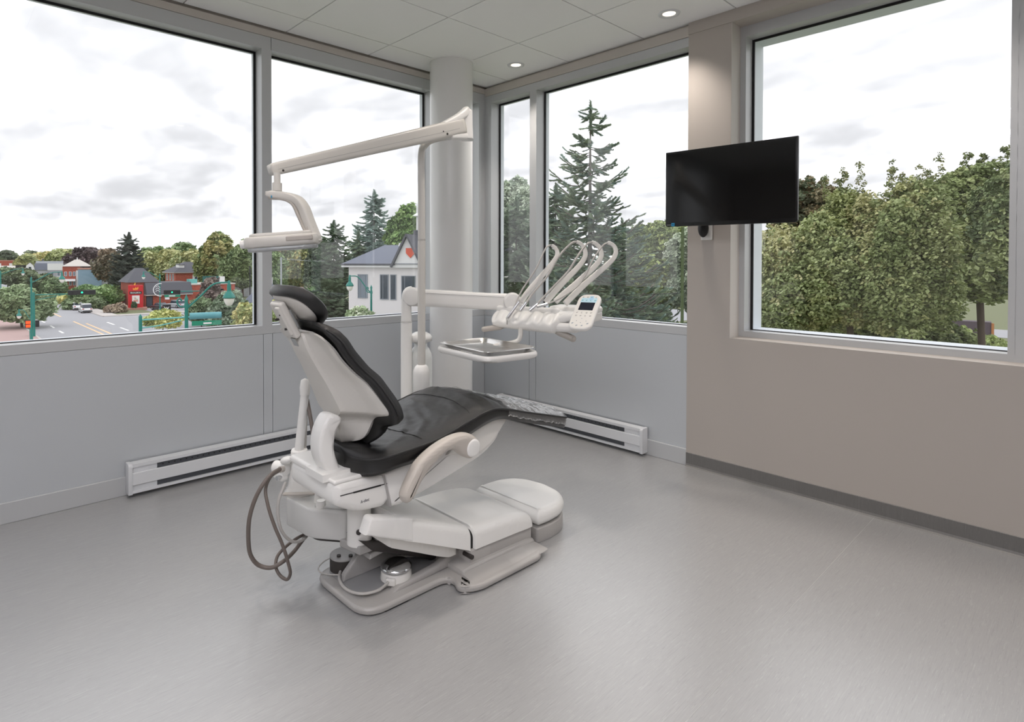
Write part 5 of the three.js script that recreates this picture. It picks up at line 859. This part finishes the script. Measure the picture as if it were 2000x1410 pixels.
{ // pylon sign with lettering
  const p = gp(264.5, 118), b = thing('pylon_sign', p.toArray(), 'tall red advertising pylon in front of the restaurant', 'sign'); b.rotation.y = toCam(p);
  mesh('sign_body', rbx(-1.3, 1.3, 0.35, 5.0, -0.3, 0.3, 0.08), M.redSign, b);
  mesh('planter', bx(-2.0, 2.0, 0, 0.5, -0.9, 0.9), M.brickPale, b);
  const band = mesh('name_band', bx(-1.05, 1.08, 3.2, 3.75, 0.3, 0.36), M.signBlack, b);
  const tg = new TextGeometry('Benny&Co.', { font: fontBold, size: 0.27, depth: 0.02 }); tg.computeBoundingBox(); const tw = tg.boundingBox.max.x; tg.scale(1.86 / tw, 1, 1); tg.translate(-0.92, 3.36, 0.36); mesh('lettering', tg, M.paintWhite, band);
  const ps = mesh('poster', bx(-0.62, 0.68, 1.28, 2.92, 0.3, 0.35), M.white2, b);
  mesh('poster_print', (() => { const g = new THREE.PlaneGeometry(1.2, 1.5); g.translate(0.03, 2.1, 0.352); return g; })(), mat(0xffffff, 0.6, 0, { map: canvasTex(96, 128, (c) => { c.fillStyle = '#efe9e6'; c.fillRect(0, 0, 96, 128); c.fillStyle = '#d98b7c'; c.fillRect(14, 72, 66, 26); c.fillStyle = '#c9b2a6'; c.beginPath(); c.arc(40, 48, 16, 0, 7); c.fill(); c.fillStyle = '#d4544a'; c.fillRect(20, 22, 30, 6); c.fillStyle = '#9fae88'; c.fillRect(56, 52, 20, 16); }) }), ps);
  const flame = new THREE.Shape(); [[-0.5, 4.15], [-0.35, 4.05], [0.3, 4.05], [0.5, 4.3], [0.45, 4.72], [0.3, 4.5], [0.1, 4.4], [0.05, 4.68], [-0.1, 4.42], [-0.3, 4.3], [-0.45, 4.5]].forEach(([x, y], i) => (i ? flame.lineTo(x, y) : flame.moveTo(x, y)));
  const lg = new THREE.ExtrudeGeometry(flame, { depth: 0.04, bevelEnabled: false }); lg.translate(0, 0, 0.3); mesh('logo', lg, mat(0xf0a03c, 0.5), b);
  const fl = new THREE.Shape(); [[-0.28, 5.0], [-0.05, 5.0], [0.02, 5.25], [-0.08, 5.6], [-0.16, 5.35], [-0.3, 5.2]].forEach(([x, y], i) => (i ? fl.lineTo(x, y) : fl.moveTo(x, y))); const fg = new THREE.ExtrudeGeometry(fl, { depth: 0.1, bevelEnabled: false }); mesh('flame_finial', fg, mat(0xe8b04a, 0.5), b);
  const hv = hexes(['#4f6a48']); const im = []; const q = rng(77); for (let i = 0; i < 60; i++) { const m = new THREE.Matrix4().compose(V((q() - 0.5) * 0.7 - 0.3, 0.6 + q() * 0.9, 0.55 + q() * 0.2), new THREE.Quaternion().setFromEuler(new THREE.Euler(q() * 6, q() * 6, 0)), V(0.6, 0.6, 0.6)); im.push([m, hv[0].clone()]); }
  const sh = thing('potted_shrub', p.toArray(), 'small dark shrub at the foot of the red pylon', 'shrub'); sh.rotation.y = b.rotation.y; instanced('foliage', clusters[0], im, sh);
}
{ // brick house with hip roof
  const b = building('brick_house', 'brick house with grey hip roof behind the restaurant', 366, 168, null); b.rotation.y = toCam(b.position) + 0.35;
  mesh('brick_wall', bx(-4.6, 4.6, 0, 6.6, -4, 4), M.brick, b); mesh('soffit', bx(-5.2, 5.2, 6.5, 6.68, -4.6, 4.6), M.white2, b);
  mesh('roof', hip(5.3, 4.7, 6.68, 9.6, 0.8, 0.5), M.roofDark, b);
  const dm2 = mesh('dormer', prismX([[2.9, 7.9], [2.9, 8.7], [0.5, 8.9], [0.5, 7.9]], -3.3, -1.9), M.white2, b); mesh('dormer_roof', prismX([[3.1, 8.7], [3.1, 8.85], [0.3, 9.05], [0.3, 8.9]], -3.4, -1.8), M.roofDark, dm2);
  mesh('porch_gable', prismX([[5.3, 6.6], [5.3, 6.7], [3.2, 6.7], [3.2, 6.6]], 2.6, 5.0), M.white2, b);
  win(b, 0.4, 1.9, 4.6, 6.0, 4.0, 'f', { bars: [0.5] }); mesh('shutter', bx(-0.1, 0.35, 4.5, 6.1, 4, 4.06), M.white2, b); mesh('shutter', bx(1.95, 2.4, 4.5, 6.1, 4, 4.06), M.white2, b); win(b, 2.9, 4.2, 4.9, 6.2, 4.0, 'f');
  for (const z of [-3, -0.6, 1.6]) win(b, z, z + 1.1, 4.4, 6.2, -4.6, 'l', { pane: M.paneGrey });
}
{ // long grey roof and its chimney at the right
  const b = building('low_building', 'long low building with pale grey roof beside the mullion', 470, 165, null);
  mesh('wall', bx(-6.5, 9, 0, 3.4, -4, 4), M.sidingGrey, b); mesh('roof', prismX([[4.5, 3.3], [0, 6.2], [-4.5, 3.3]], -6.8, 9.3), mat(0x9299a2, 0.85), b);
  const c = mesh('chimney', bx(-4.4, -3.5, 5, 8.4, -1.5, -0.6), M.brick, b); mesh('chimney_cap', bx(-4.5, -3.4, 8.4, 8.6, -1.6, -0.5), M.brickPale, c);
}
{ // blue sided shop and brick shops along the street
  const b = building('blue_building', 'pale blue sided building left of the cedar', 176, 196, null);
  mesh('siding', bx(-3.4, 3.2, 0, 7.0, -6, 0), M.siding, b); mesh('parapet', bx(-3.6, 3.4, 6.9, 7.4, -6, 0.1), M.brickPale, b); mesh('dark_bay', bx(3.2, 5.0, 0, 6.2, -5, -0.5), M.sidingGrey, b); win(b, 3.6, 4.6, 3.2, 4.6, -0.5, 'f'); mesh('rear_siding', bx(5.0, 7.6, 0, 5.6, -5, -0.8), M.siding, b); mesh('eave', bx(4.9, 7.7, 3.4, 3.6, -5, -0.6), M.roofDark, b);
  const c = building('brick_shops', 'brick shops with pale roof facing the street', 140, 200, null);
  mesh('brick_wall', bx(-2.6, 2.4, 0, 7.9, -6, 0), M.brick, c); mesh('white_front', bx(1.2, 2.45, 0, 6.5, -5.9, 0.3), M.white2, c); mesh('roof', hip(4.4, 4, 7.9, 10.2, 0.7, 0.7, 1.6, -3.6), M.roofPale, c);
  for (const [x, y] of [[-2.1, 4.6], [-0.8, 4.6], [0.3, 4.6], [-2.1, 1.4], [-0.8, 1.4], [0.3, 1.4]]) win(c, x, x + 0.75, y, y + 1.5, 0, 'f', { pane: M.paneGrey });
  mesh('finial', rod([1.6, 10.1, -3.6], [1.6, 11.0, -3.6], 0.2, 0.1, 8), M.white2, c); const ch = mesh('chimney', bx(5.6, 6.4, 7.4, 9.2, -4, -3.2), M.brickPale, c); mesh('chimney_cap', bx(5.5, 6.5, 9.2, 9.4, -4.1, -3.1), M.white2, ch);
  mesh('awning', prismX([[2.0, 2.9], [0, 3.6], [0, 2.9]], -2.6, 1.0), M.white2, c);
  const e = building('mansard_row', 'row of pale mansard houses at the bend of the street', 100, 236, null);
  mesh('wall', bx(-5, 6, 0, 6.6, -6, 0), M.sidingGrey, e); mesh('mansard', prismX([[0.3, 6.4], [-0.7, 9.6], [-6, 9.6], [-6, 6.4]], -5, 6), mat(0xa9adb5, 0.8), e);
  for (let i = 0; i < 5; i++) { win(e, -4.4 + i * 2.1, -3.4 + i * 2.1, 6.8, 8.4, -0.1, 'f', { pane: M.paneGrey }); win(e, -4.4 + i * 2.1, -3.4 + i * 2.1, 3.6, 5.2, 0, 'f', { pane: M.paneGrey }); mesh('balcony', bx(-4.7 + i * 2.1, -3.1 + i * 2.1, 2.6, 3.4, 0, 1), M.white2, e); }
  for (const x of [-3, 3.4]) mesh('chimney', bx(x, x + 0.5, 9.6, 10.6, -3, -2.5), M.roofDark, e);
  const g = building('gambrel_house', 'grey gambrel roofed house beside the black billboard', 66, 226, null);
  mesh('wall', bx(-2.6, 0.2, 0, 5.8, -6, 0), M.white2, g); const gs = new THREE.Shape(); [[-2.8, 5.6], [0.4, 5.6], [-0.1, 7.9], [-1.2, 9.0], [-2.3, 7.9]].forEach(([x, y], i) => (i ? gs.lineTo(x, y) : gs.moveTo(x, y)));
  mesh('gable', metreUV(new THREE.ExtrudeGeometry(gs, { depth: 0.3, bevelEnabled: false })), M.white2, g); const gs2 = new THREE.ExtrudeGeometry(gs, { depth: 6, bevelEnabled: false }); gs2.translate(0, 0.15, -6.2); mesh('roof', metreUV(gs2), M.roofDark, g); win(g, -1.7, -0.7, 6.3, 7.5, 0.3, 'f');
  mesh('side_wing', bx(0.2, 4.4, 0, 6.2, -5, -0.4), M.sidingGrey, g); mesh('wing_roof', prismX([[0, 6.2], [-1, 8.8], [-5, 8.8], [-5, 6.2]], 0.2, 4.5), M.roofSlate, g); mesh('shop_sign', bx(4.2, 9.2, 6.1, 8.7, 0.2, 0.5), M.white2, g);
  const h = building('billboard', 'black roadside billboard with small white lettering', 40, 232, null, { cat: 'billboard' });
  mesh('board', bx(-1.6, 1.6, 4.6, 8.0, -0.2, 0.2), M.signBlack, h); for (const x of [-1.2, 1.2]) mesh('post', bx(x - 0.15, x + 0.15, 0, 4.6, -0.1, 0.1), M.steelPole, h); mesh('lettering', [bx(-0.9, -0.5, 5.9, 6.5, 0.2, 0.22), bx(-0.3, 1.1, 5.95, 6.2, 0.2, 0.22)], M.paintWhite, h);
  const k = building('brick_block', 'long red brick block at the far left skyline', 16, 330, null); mesh('brick_wall', bx(-14, 7, 0, 9.5, -6, 0), M.brick, k); mesh('parapet', bx(-14.1, 7.1, 9.5, 10, -6, 0.1), M.brickPale, k); for (const x of [-9, -4.5, 0.4, 3]) win(k, x, x + 1.4, 6.6, 8.2, 0, 'f', { f: 0.2, pane: M.white2 });
  const w = building('white_shed', 'low white shed in front of the far brick block', 20, 270, null); mesh('wall', bx(-6, 4, 0, 5.6, -5, 0), M.white2, w); mesh('roof', prismX([[0.4, 5.4], [-2.5, 7.4], [-5.4, 5.4]], -6.3, 4.3), M.roofPale, w);
}
{ // white house with slate roof, gable with shield and cupola
  const p = gp(681, 42), b = thing('white_house', p.toArray(), 'white house with slate roof and red shield on its gable', 'building'), q = gp(833, 40.5); b.rotation.y = -Math.atan2(q.z - p.z, q.x - p.x);
  const U = 41.3 / FOC, E = yOf(681, 521, 42) - G, X = (px) => (px - 681) * U * 1.0, Yv = (py) => E - (py - 521) * U;
  mesh('wall', bx(0, 11, 0, E, -7, 0), M.stucco, b); mesh('eave', bx(-0.4, X(783), E - 0.04, E + 0.2, -7.3, 0.35), M.white2, b); mesh('gutter', bx(-0.42, X(783), E + 0.1, E + 0.22, 0.3, 0.42), M.roofDark, b);
  const rg = new THREE.BufferGeometry(), rp = [[-0.4, E + 0.2, 0.4], [11, E + 0.2, 0.4], [11, Yv(476), -3.4], [X(717), Yv(476), -3.4], [-0.4, E + 0.2, -7.3], [11, E + 0.2, -7.3]]; rg.setAttribute('position', new THREE.Float32BufferAttribute([0, 1, 2, 0, 2, 3, 4, 0, 3, 4, 3, 2, 4, 2, 5].flatMap((i) => rp[i]), 3)); rg.computeVertexNormals(); metreUV(rg); mesh('roof', rg, M.roofSlate, b);
  const ax = X(808), ay = Yv(463), gh = new THREE.Shape(); [[X(778), E - 0.05], [2 * ax - X(778), E - 0.05], [ax, ay]].forEach(([x, y], i) => (i ? gh.lineTo(x, y) : gh.moveTo(x, y))); const gg = new THREE.ExtrudeGeometry(gh, { depth: 3.2, bevelEnabled: false }); gg.translate(0, 0, -2.9); mesh('gable', metreUV(gg), M.white2, b);
  const sl = V(X(778) - ax, E - 0.05 - ay, 0), barg = (s) => { const a = V(ax, ay + 0.16, 0), c = V(ax + s * -sl.x * 1.06, ay + sl.y * 1.06 + 0.16, 0), g = new THREE.BoxGeometry(a.distanceTo(c), 0.12, 3.7); g.rotateZ(Math.atan2(c.y - a.y, c.x - a.x)); g.translate((a.x + c.x) / 2, (a.y + c.y) / 2, -1.3); return g; }; mesh('gable_roof', [barg(1), barg(-1)], M.roofDark, b);
  const sh = new THREE.Shape(), s0 = X(806), s1 = X(824), t0 = Yv(485), t1 = Yv(504); sh.moveTo(s0, t0); sh.lineTo(s1, t0); sh.lineTo(s1, (t0 + t1) / 2); sh.lineTo((s0 + s1) / 2, t1); sh.lineTo(s0, (t0 + t1) / 2); const sg = new THREE.ExtrudeGeometry(sh, { depth: 0.06, bevelEnabled: false }); sg.translate(0, 0, 0.31); mesh('shield', sg, mat(0xd85a3c, 0.5), b);
  for (const [a, c, t, u, bars, pn] of [[701, 722, 536, 583, [0.25, 0.75], M.paneGrey], [748.5, 766.5, 536, 585, [0.35], M.pane], [770, 782.5, 536, 585.5, [], M.pane], [793, 822, 538, 584, [0.25], M.pane]]) win(b, X(a), X(c), Yv(u), Yv(t), 0.0, 'f', { f: 0.05, bars, pane: pn, m: mat(0x8a9099, 0.6) });
  const cu = mesh('cupola', [bx(ax - 0.3, ax + 1.0, Yv(447), Yv(400), -3.6, -2.3)], M.white2, b); mesh('cupola_base', bx(ax - 0.45, ax + 1.15, Yv(478), Yv(447), -3.8, -2.1), M.roofDark, cu); mesh('cupola_roof', hip(0.85, 0.85, Yv(418), Yv(396), 0.1, 0.1, ax + 0.35, -2.95), M.white2, cu);
  mesh('vent', rod([X(754), Yv(479), -3.2], [X(754), Yv(472), -3.2], 0.12, 0.08, 8), M.white2, b);
}
{ // roofs and poles seen beside the headrest
  const b = building('garage', 'small white garage with brown roof behind the headrest', 586, 72, null); mesh('wall', bx(-2.2, 1.0, 0, 5.3, -3, 0), M.white2, b); mesh('roof', prismX([[0.4, 5.2], [-1.5, 6.7], [-3.4, 5.2]], -2.5, 1.2), mat(0x8d7f78, 0.9), b);
  const c = building('grey_roof_house', 'dark slate roofed house beside the mullion', 536, 95, null); mesh('wall', bx(-3, 2, 0, 3.4, -4, 0), M.sidingGrey, c); mesh('roof', hip(3.6, 2.6, 3.3, 6.4, 0.6, 0.2, -1.2, -2), M.roofSlate, c); mesh('chimney', bx(-1.3, -0.3, 5.6, 7.2, -2.4, -1.8), M.white2, c);
  const e = building('long_roof_house', 'low house with a long dark roof behind the garage', 618, 100, null); mesh('wall', bx(-5, 3, 0, 3.2, -4, 0), M.sidingGrey, e); mesh('roof', prismX([[0.5, 3.1], [-2, 5.2], [-4.5, 3.1]], -5.3, 3.3), M.roofDark, e); mesh('sheet_roof', bx(-1, 4.2, 7.4, 7.7, -5, -3), M.roofPale, e);
  const u = building('utility_pole', 'pale utility pole left of the dark trees', 549, 84, null, { cat: 'pole' }); const ut = yOf(549, 503, 84) - G; mesh('pole', rod([0, 0, 0], [0, ut, 0], 0.16, 0.12, 10), M.steelPole, u); mesh('wire', tube([[0, ut - 0.2, 0], [4, ut - 0.5, -1], [9, ut - 0.5, -2.4]], 0.03, 16, 4), M.steelPole, u);
  const u2 = building('utility_pole', 'dark green utility pole in the spruce window', 1333, 21, null, { cat: 'pole' }); mesh('pole', rod([0, 0, 0], [0, yOf(1333, 443, 21) - G, 0], 0.065, 0.055, 10), M.polGreen, u2); const wy = yOf(1333, 572, 21) - G; mesh('wire', tube([[0, wy, 0], [-2.5, wy - 0.15, -0.6], [-5, wy - 0.12, -1.2]], 0.012, 16, 4), M.signBlack, u2);
  const u3 = building('utility_pole', 'thin dark pole behind the low grey roof', 488, 120, null, { cat: 'pole' }); mesh('pole', rod([0, 0, 0], [0, yOf(488, 520, 120) - G, 0], 0.13, 0.1, 8), M.signBlack, u3);
  const f = building('garden_shed', 'dark wooden shed with orange post beyond the right window', 1905, 74, null, { cat: 'shed' }); mesh('shed_wall', bx(-2.4, 1.6, 0, 2.4, -2, 0), mat(0x5a5058, 0.9), f); mesh('corner_post', bx(1.6, 1.85, 0, 2.3, -0.1, 0.15), mat(0xb0764a, 0.8), f);
}
// street lamps: bell shaped head hung from an arm
function streetLamp(label, px, pyTop, d, hpx, hy, o = {}) { // pole at px rising to pyTop, lamp head hung at px hpx, its top at hy
  const b = building('street_lamp', label, px, d, null, { cat: 'street lamp', group: 'green street lamps' }), k = d / FOC, top = yOf(px, pyTop, d) - G, hx = (hpx - px) * k * (Math.hypot(1, (px - CX) / FOC)), y0 = yOf(hpx, hy, d) - G, s = o.s || 1, m = o.m || M.teal;
  mesh('pole', [lathe([[0.2 * s, 0], [0.2 * s, 0.8], [0.1 * s, 1.0], [0.085 * s, top - 0.4], [0.12 * s, top - 0.35], [0.07 * s, top - 0.1], [0.1 * s, top], [0, top + 0.25 * s]], 14)], m, b);
  mesh('arm', tube([[0, top - 0.5 * s, 0], [hx * 0.3, top - 0.5 * s + (y0 + 0.1 - top + 0.5 * s) * 0.45, 0], [hx * 0.65, y0 + 0.05, 0], [hx, y0 + 0.12 * s, 0]], 0.045 * s, 24, 8), m, b);
  if (o.scroll) mesh('scroll', tube([[0, top - 0.4 * s, 0], [-0.3 * s, top - 0.35 * s, 0], [-0.42 * s, top - 0.1 * s, 0], [-0.3 * s, top + 0.05 * s, 0], [-0.2 * s, top - 0.1 * s, 0]], 0.04 * s, 20, 7), m, b);
  const h = mesh('lamp_hood', (() => { const g = lathe([[0, 0.22 * s], [0.06 * s, 0.2 * s], [0.07 * s, 0.02 * s], [0.1 * s, 0], [0.1 * s, -0.3 * s], [0.13 * s, -0.36 * s], [0.26 * s, -0.52 * s], [0.31 * s, -0.66 * s], [0.31 * s, -0.7 * s], [0, -0.7 * s]], 20); g.translate(hx, y0, 0); return g; })(), m, b);
  mesh('lamp_globe', (() => { const g = lathe([[0.27 * s, -0.69 * s], [0.25 * s, -0.85 * s], [0.17 * s, -1.02 * s], [0.05 * s, -1.1 * s], [0, -1.1 * s]], 18); g.translate(hx, y0, 0); return g; })(), M.lampGlass, h); return b;
}
streetLamp('green street lamp with a large globe near the big left window', 363.5, 585, 28, 433, 558, { scroll: true, s: 0.95 });
streetLamp('green street lamp in front of the white house', 725, 562, 38, 684.5, 542, { scroll: true, m: M.teal, s: 0.8 });
streetLamp('green street lamp on the double pole at the left', 60.5, 545, 77, 100, 535, { s: 1.2 });
streetLamp('green street lamp in front of the restaurant tower', 312, 538, 108, 287.5, 533, { s: 1.1 });
streetLamp('short green street lamp beside the left pavement', 60, 620, 72, 45, 607, { s: 0.9 });
streetLamp('green lamp post at the left frame edge', 1, 532, 108, 28, 528, { s: 1.0 });
function signalHead(name, b, x0, x1, y0, y1, z, lit, col) { const h = mesh(name, rbx(x0, x1, y0, y1, z - 0.15, z + 0.15, 0.05), M.signBlack, b); const n = 3; for (let i = 0; i < n; i++) { const g = cyl(0.13, 0.13, 0.05, 14); g.rotateX(Math.PI / 2); g.translate(x0 + (x1 - x0) * (i + 0.5) / n, (y0 + y1) / 2, z + 0.16); mesh('signal_lens', g, i === lit ? new THREE.MeshStandardMaterial({ color: col, emissive: col, emissiveIntensity: 0.9 }) : M.tyre, h); } return h; }
{
  const b = building('traffic_signal', 'green traffic signal on a mast arm over the left street', 65, 76, null, { cat: 'traffic light', group: 'traffic signals' }), k = 76 / FOC * 1.25; const Y = (py) => yOf(65, py, 76) - G;
  mesh('mast', rod([0, 0, 0], [0, Y(572), 0], 0.17, 0.13, 12), M.teal, b); mesh('mast_arm', [rod([0, Y(577), 0], [44 * k, Y(577), 0], 0.07, 0.06, 8), tube([[0, Y(588), 0], [20 * k, Y(583), 0], [40 * k, Y(578), 0]], 0.05, 12, 6)], M.teal, b);
  signalHead('signal_head', b, 44 * k, 82 * k, Y(579.5), Y(570), 0, 1, 0x2ee6b0);
  const wk = mesh('walk_signal', rbx(-11 * k, -3 * k, Y(641), Y(626), -0.1, 0.2, 0.05), M.signBlack, b); mesh('walk_lens', bx(-10 * k, -4 * k, Y(633), Y(627.5), 0.2, 0.24), new THREE.MeshStandardMaterial({ color: 0xff5a2a, emissive: 0xff4a1c, emissiveIntensity: 0.9 }), wk); mesh('walk_lens', bx(-10 * k, -4 * k, Y(640), Y(634.5), 0.2, 0.24), new THREE.MeshStandardMaterial({ color: 0xff5a2a, emissive: 0xff4a1c, emissiveIntensity: 0.9 }), wk);
  mesh('side_signal', rbx(2 * k, 7 * k, Y(640), Y(627), -0.1, 0.15, 0.05), M.signBlack, b);
}
{
  const b = building('traffic_signal', 'traffic signal over the restaurant car park with green sign', 395, 96, null, { cat: 'traffic light', group: 'traffic signals' }), k = 96 / FOC * 1.1, Y = (py) => yOf(395, py, 96) - G;
  mesh('mast', rod([0, 0, 0], [0, Y(563), 0], 0.2, 0.16, 12), M.tealDark, b); mesh('mast_arm', rod([-36 * k, Y(569), 0], [20 * k, Y(569), 0], 0.08, 0.08, 8), M.teal, b);
  signalHead('signal_head', b, -61 * k, -35 * k, Y(574.5), Y(566), 0, 1, 0x2ee6b0); signalHead('signal_head', b, 19 * k, 35 * k, Y(574), Y(565), 0, 0, 0xb02030);
  const s = mesh('street_sign', bx(-60 * k, -35 * k, Y(579.5), Y(575), 0, 0.06), M.greenSign, b); mesh('sign_print', bx(-53 * k, -43 * k, Y(578.3), Y(576.3), 0.06, 0.08), M.paintWhite, s); mesh('small_sign', bx(-59 * k, -52 * k, Y(584), Y(580), 0, 0.05), M.white2, b);
}
{
  const b = building('mast_arm_signal', 'nearest mast arm with pale green signal housing and street sign', 273.5, 36, null, { cat: 'traffic light', group: 'traffic signals' }), k = 36 / FOC * 1.19, Y = (py) => yOf(273, py, 36) - G;
  mesh('mast', lathe([[0.1, 0], [0.1, Y(622)], [0.1, Y(619)], [0.06, Y(617)], [0, Y(614)]], 14), M.teal, b); mesh('mast_arm', [rod([0, Y(626), 0], [75 * k, Y(624), 0], 0.05, 0.05, 8), tube([[0, Y(642), 0], [30 * k, Y(638), 0], [60 * k, Y(630.5), 0]], 0.045, 14, 6)], M.tealPale, b);
  const hg = cyl(0.21, 0.21, 50 * k, 24); hg.rotateZ(Math.PI / 2); hg.translate(98 * k, Y(622.5), 0); mesh('signal_housing', hg, mat(0x5f9ea6, 0.5), b);
  const sg = mesh('street_sign', bx(76 * k, 123 * k, Y(642), Y(632.5), 0.1, 0.14), M.greenSign, b); mesh('sign_print', bx(94 * k, 107 * k, Y(639.5), Y(636), 0.14, 0.15), M.paintWhite, sg); mesh('scroll', tube([[4 * k, Y(629), 0], [10 * k, Y(633), 0], [6 * k, Y(638), 0], [14 * k, Y(636), 0], [20 * k, Y(632), 0]], 0.02, 20, 5), M.signBlack, b);
  const bn = building('pole_ornament', 'white round openwork ornament on the lamp post', 306, 107.6, null, { cat: 'ornament' }), oy = yOf(306, 567, 107.6) - G, og = new THREE.TorusGeometry(1.15, 0.07, 8, 28, Math.PI * 1.1); og.rotateZ(Math.PI * 0.45); og.translate(0.6, oy, 0.2); mesh('ring', og, M.white2, bn); mesh('tracery', [0.5, 0.1, -0.3].map((q) => { const g = tube([[-0.2, oy + q, 0.2], [0.15, oy + q + 0.25, 0.2], [0.5, oy + q - 0.1, 0.2]], 0.05, 10, 5); return g; }), M.white2, bn, 'stuff');
  const bs = building('leaf_sign', 'black board with a white leaf emblem by the kerb', 325, 106, null, { cat: 'sign' }); mesh('board', rbx(-0.68, 0.68, 0.2, 2.0, -0.06, 0.06, 0.1), M.signBlack, bs); mesh('post', bx(-0.6, -0.45, 0, 0.3, -0.05, 0.05), M.signBlack, bs); mesh('post', bx(0.45, 0.6, 0, 0.3, -0.05, 0.05), M.signBlack, bs);
  const lf = new THREE.Shape(); [[0, 0.5], [0.12, 1.0], [0.5, 0.95], [0.2, 1.15], [0.45, 1.7], [0.1, 1.35], [0, 1.6], [-0.1, 1.35], [-0.5, 1.75], [-0.2, 1.15], [-0.5, 0.8], [-0.1, 0.95]].forEach(([x, y], i) => (i ? lf.lineTo(x, y) : lf.moveTo(x, y))); const lg = new THREE.ExtrudeGeometry(lf, { depth: 0.02, bevelEnabled: false }); lg.translate(0, 0, 0.06); mesh('leaf_emblem', lg, M.paintWhite, bs);
  const sk = building('fenced_bin', 'green metal frame with white bundles behind the headrest', 620, 52, null, { cat: 'container' }); const by = yOf(620, 588, 52) - G; mesh('frame', [bx(-1.6, 0.6, by - 0.1, by, -0.6, 0.6), bx(-1.6, 0.6, by - 2, by - 1.9, -0.6, 0.6), bx(0.5, 0.6, 0, by + 0.4, -0.6, -0.5), bx(0.5, 0.6, 0, by + 0.4, 0.5, 0.6), bx(-1.6, -1.5, 0, by, 0.5, 0.6)], M.teal, sk); mesh('bundle', (() => { const g = new THREE.SphereGeometry(1, 12, 8); g.scale(1.0, 0.45, 0.6); g.translate(-1.4, by + 0.35, 0); return g; })(), M.white2, sk);
}
// cars: lofted body, dark glasshouse, wheels, lamps
function car(label, px, py, d, turn, m, o = {}) {
  const p = gp(px, d), c = thing('parked_car', p.toArray(), label, 'car', 'cars outside'); c.rotation.y = turn; const h = o.h || 1.48, L = o.L || 4.5;   // runs along local x, nose to +x
  const lo = [[-L / 2, 0.35], [-L / 2 + 0.05, 0.85], [-L / 2 + 0.3, 0.95], [L / 2 - 1.3, 0.95], [L / 2 - 0.2, 0.78], [L / 2, 0.5], [L / 2 - 0.05, 0.28], [-L / 2 + 0.1, 0.26]], g = slab(lo, 1.76, 0.12, 3, 60); g.translate(0, 0, -0.88); mesh('body', smooth(g), m, c);
  const r0 = o.suv ? -L / 2 + 0.15 : -L / 2 + 0.6, top = [[r0, 0.9], [r0 + (o.suv ? 0.25 : 0.75), h - 0.05], [0.1, h], [0.55, h - 0.06], [L / 2 - 1.25, 0.9]], gt = slab(top, 1.5, 0.1, 2); gt.translate(0, 0, -0.75); mesh('glasshouse', smooth(gt), M.pane, c);
  const rf = slab([[r0 + (o.suv ? 0.2 : 0.7), h - 0.1], [r0 + (o.suv ? 0.3 : 0.85), h + 0.02], [0.1, h + 0.04], [0.55, h - 0.02], [0.5, h - 0.1]], 1.44, 0.04, 2); rf.translate(0, 0, -0.72); mesh('roof', smooth(rf), m, c);
  for (const x of [-L / 2 + 0.85, L / 2 - 0.9]) for (const z of [-0.8, 0.8]) { const w = cyl(0.33, 0.33, 0.22, 18); w.rotateX(Math.PI / 2); w.translate(x, 0.33, z); const wm = mesh('wheel', w, M.tyre, c); const hc = cyl(0.19, 0.19, 0.235, 12); hc.rotateX(Math.PI / 2); hc.translate(x, 0.33, z); mesh('hub', hc, M.steelPole, wm); }
  for (const z of [-0.65, 0.65]) mesh('tail_lamp', rbx(-L / 2 - 0.02, -L / 2 + 0.08, 0.68, 0.86, z - 0.16, z + 0.16, 0.02), mat(0xa02a2a, 0.3), c); mesh('bumper', rbx(-L / 2 - 0.05, -L / 2 + 0.1, 0.3, 0.5, -0.8, 0.8, 0.04), M.tyre, c); return c;
}
car('white sport utility car parked at the kerb', 166, 610, 112.5, Math.PI - 0.03, M.carWhite, { suv: true, h: 1.72, L: 4.6 });
car('white car parked in front of the white utility car', 150, 606, 118.5, Math.PI - 0.03, M.carWhite, { h: 1.5 });
car('dark car in the restaurant car park behind the lamp post', 312, 606, 118, -2.9, M.carDark);
car('silver hatchback in the restaurant car park', 343, 603, 124, -2.75, M.carSilver, { suv: true, h: 1.62, L: 4.4 });
car('white saloon at the right of the restaurant car park', 379, 602, 119, -2.75, M.carWhite);
car('pale car at the bend behind the traffic signal', 104, 573, 168, Math.PI - 0.1, M.carSilver);
car('black car at the bend behind the traffic signal', 119, 573, 163, Math.PI - 0.1, M.carDark, { suv: true, h: 1.7 });
for (const [x, z, l] of [[2.993, 3.865, 'added fill light panel straight above the camera'], [4.206, 3.865, 'added fill light panel right behind the camera'], [5.42, 3.865, 'added fill light panel by the side wall'], [2.993, 5.08, 'added fill light panel far behind the camera'], [4.206, 5.08, 'added fill light panel at the back on the right'], [5.42, 5.08, 'added fill light panel in the back corner']]) fillPanel(x, z, l);  // added fill panels, all behind the view, to lift the indoor brightness
for (const [x, z, l] of [[2.993, 0.225, 'added fill downlight above the right window'], [4.206, 0.225, 'added fill downlight past the right window'], [1.785, 1.437, 'added fill downlight above the foot of the chair'], [2.993, 1.437, 'added fill downlight over the open floor'], [0.563, 2.65, 'added fill downlight by the large left window'], [1.785, 2.65, 'added fill downlight above the head of the chair'], [2.993, 2.65, 'added fill downlight in front of the camera']]) downlight(x, z, l);  // extra downlights added outside the view to brighten the room

renderer.render(scene, camera);
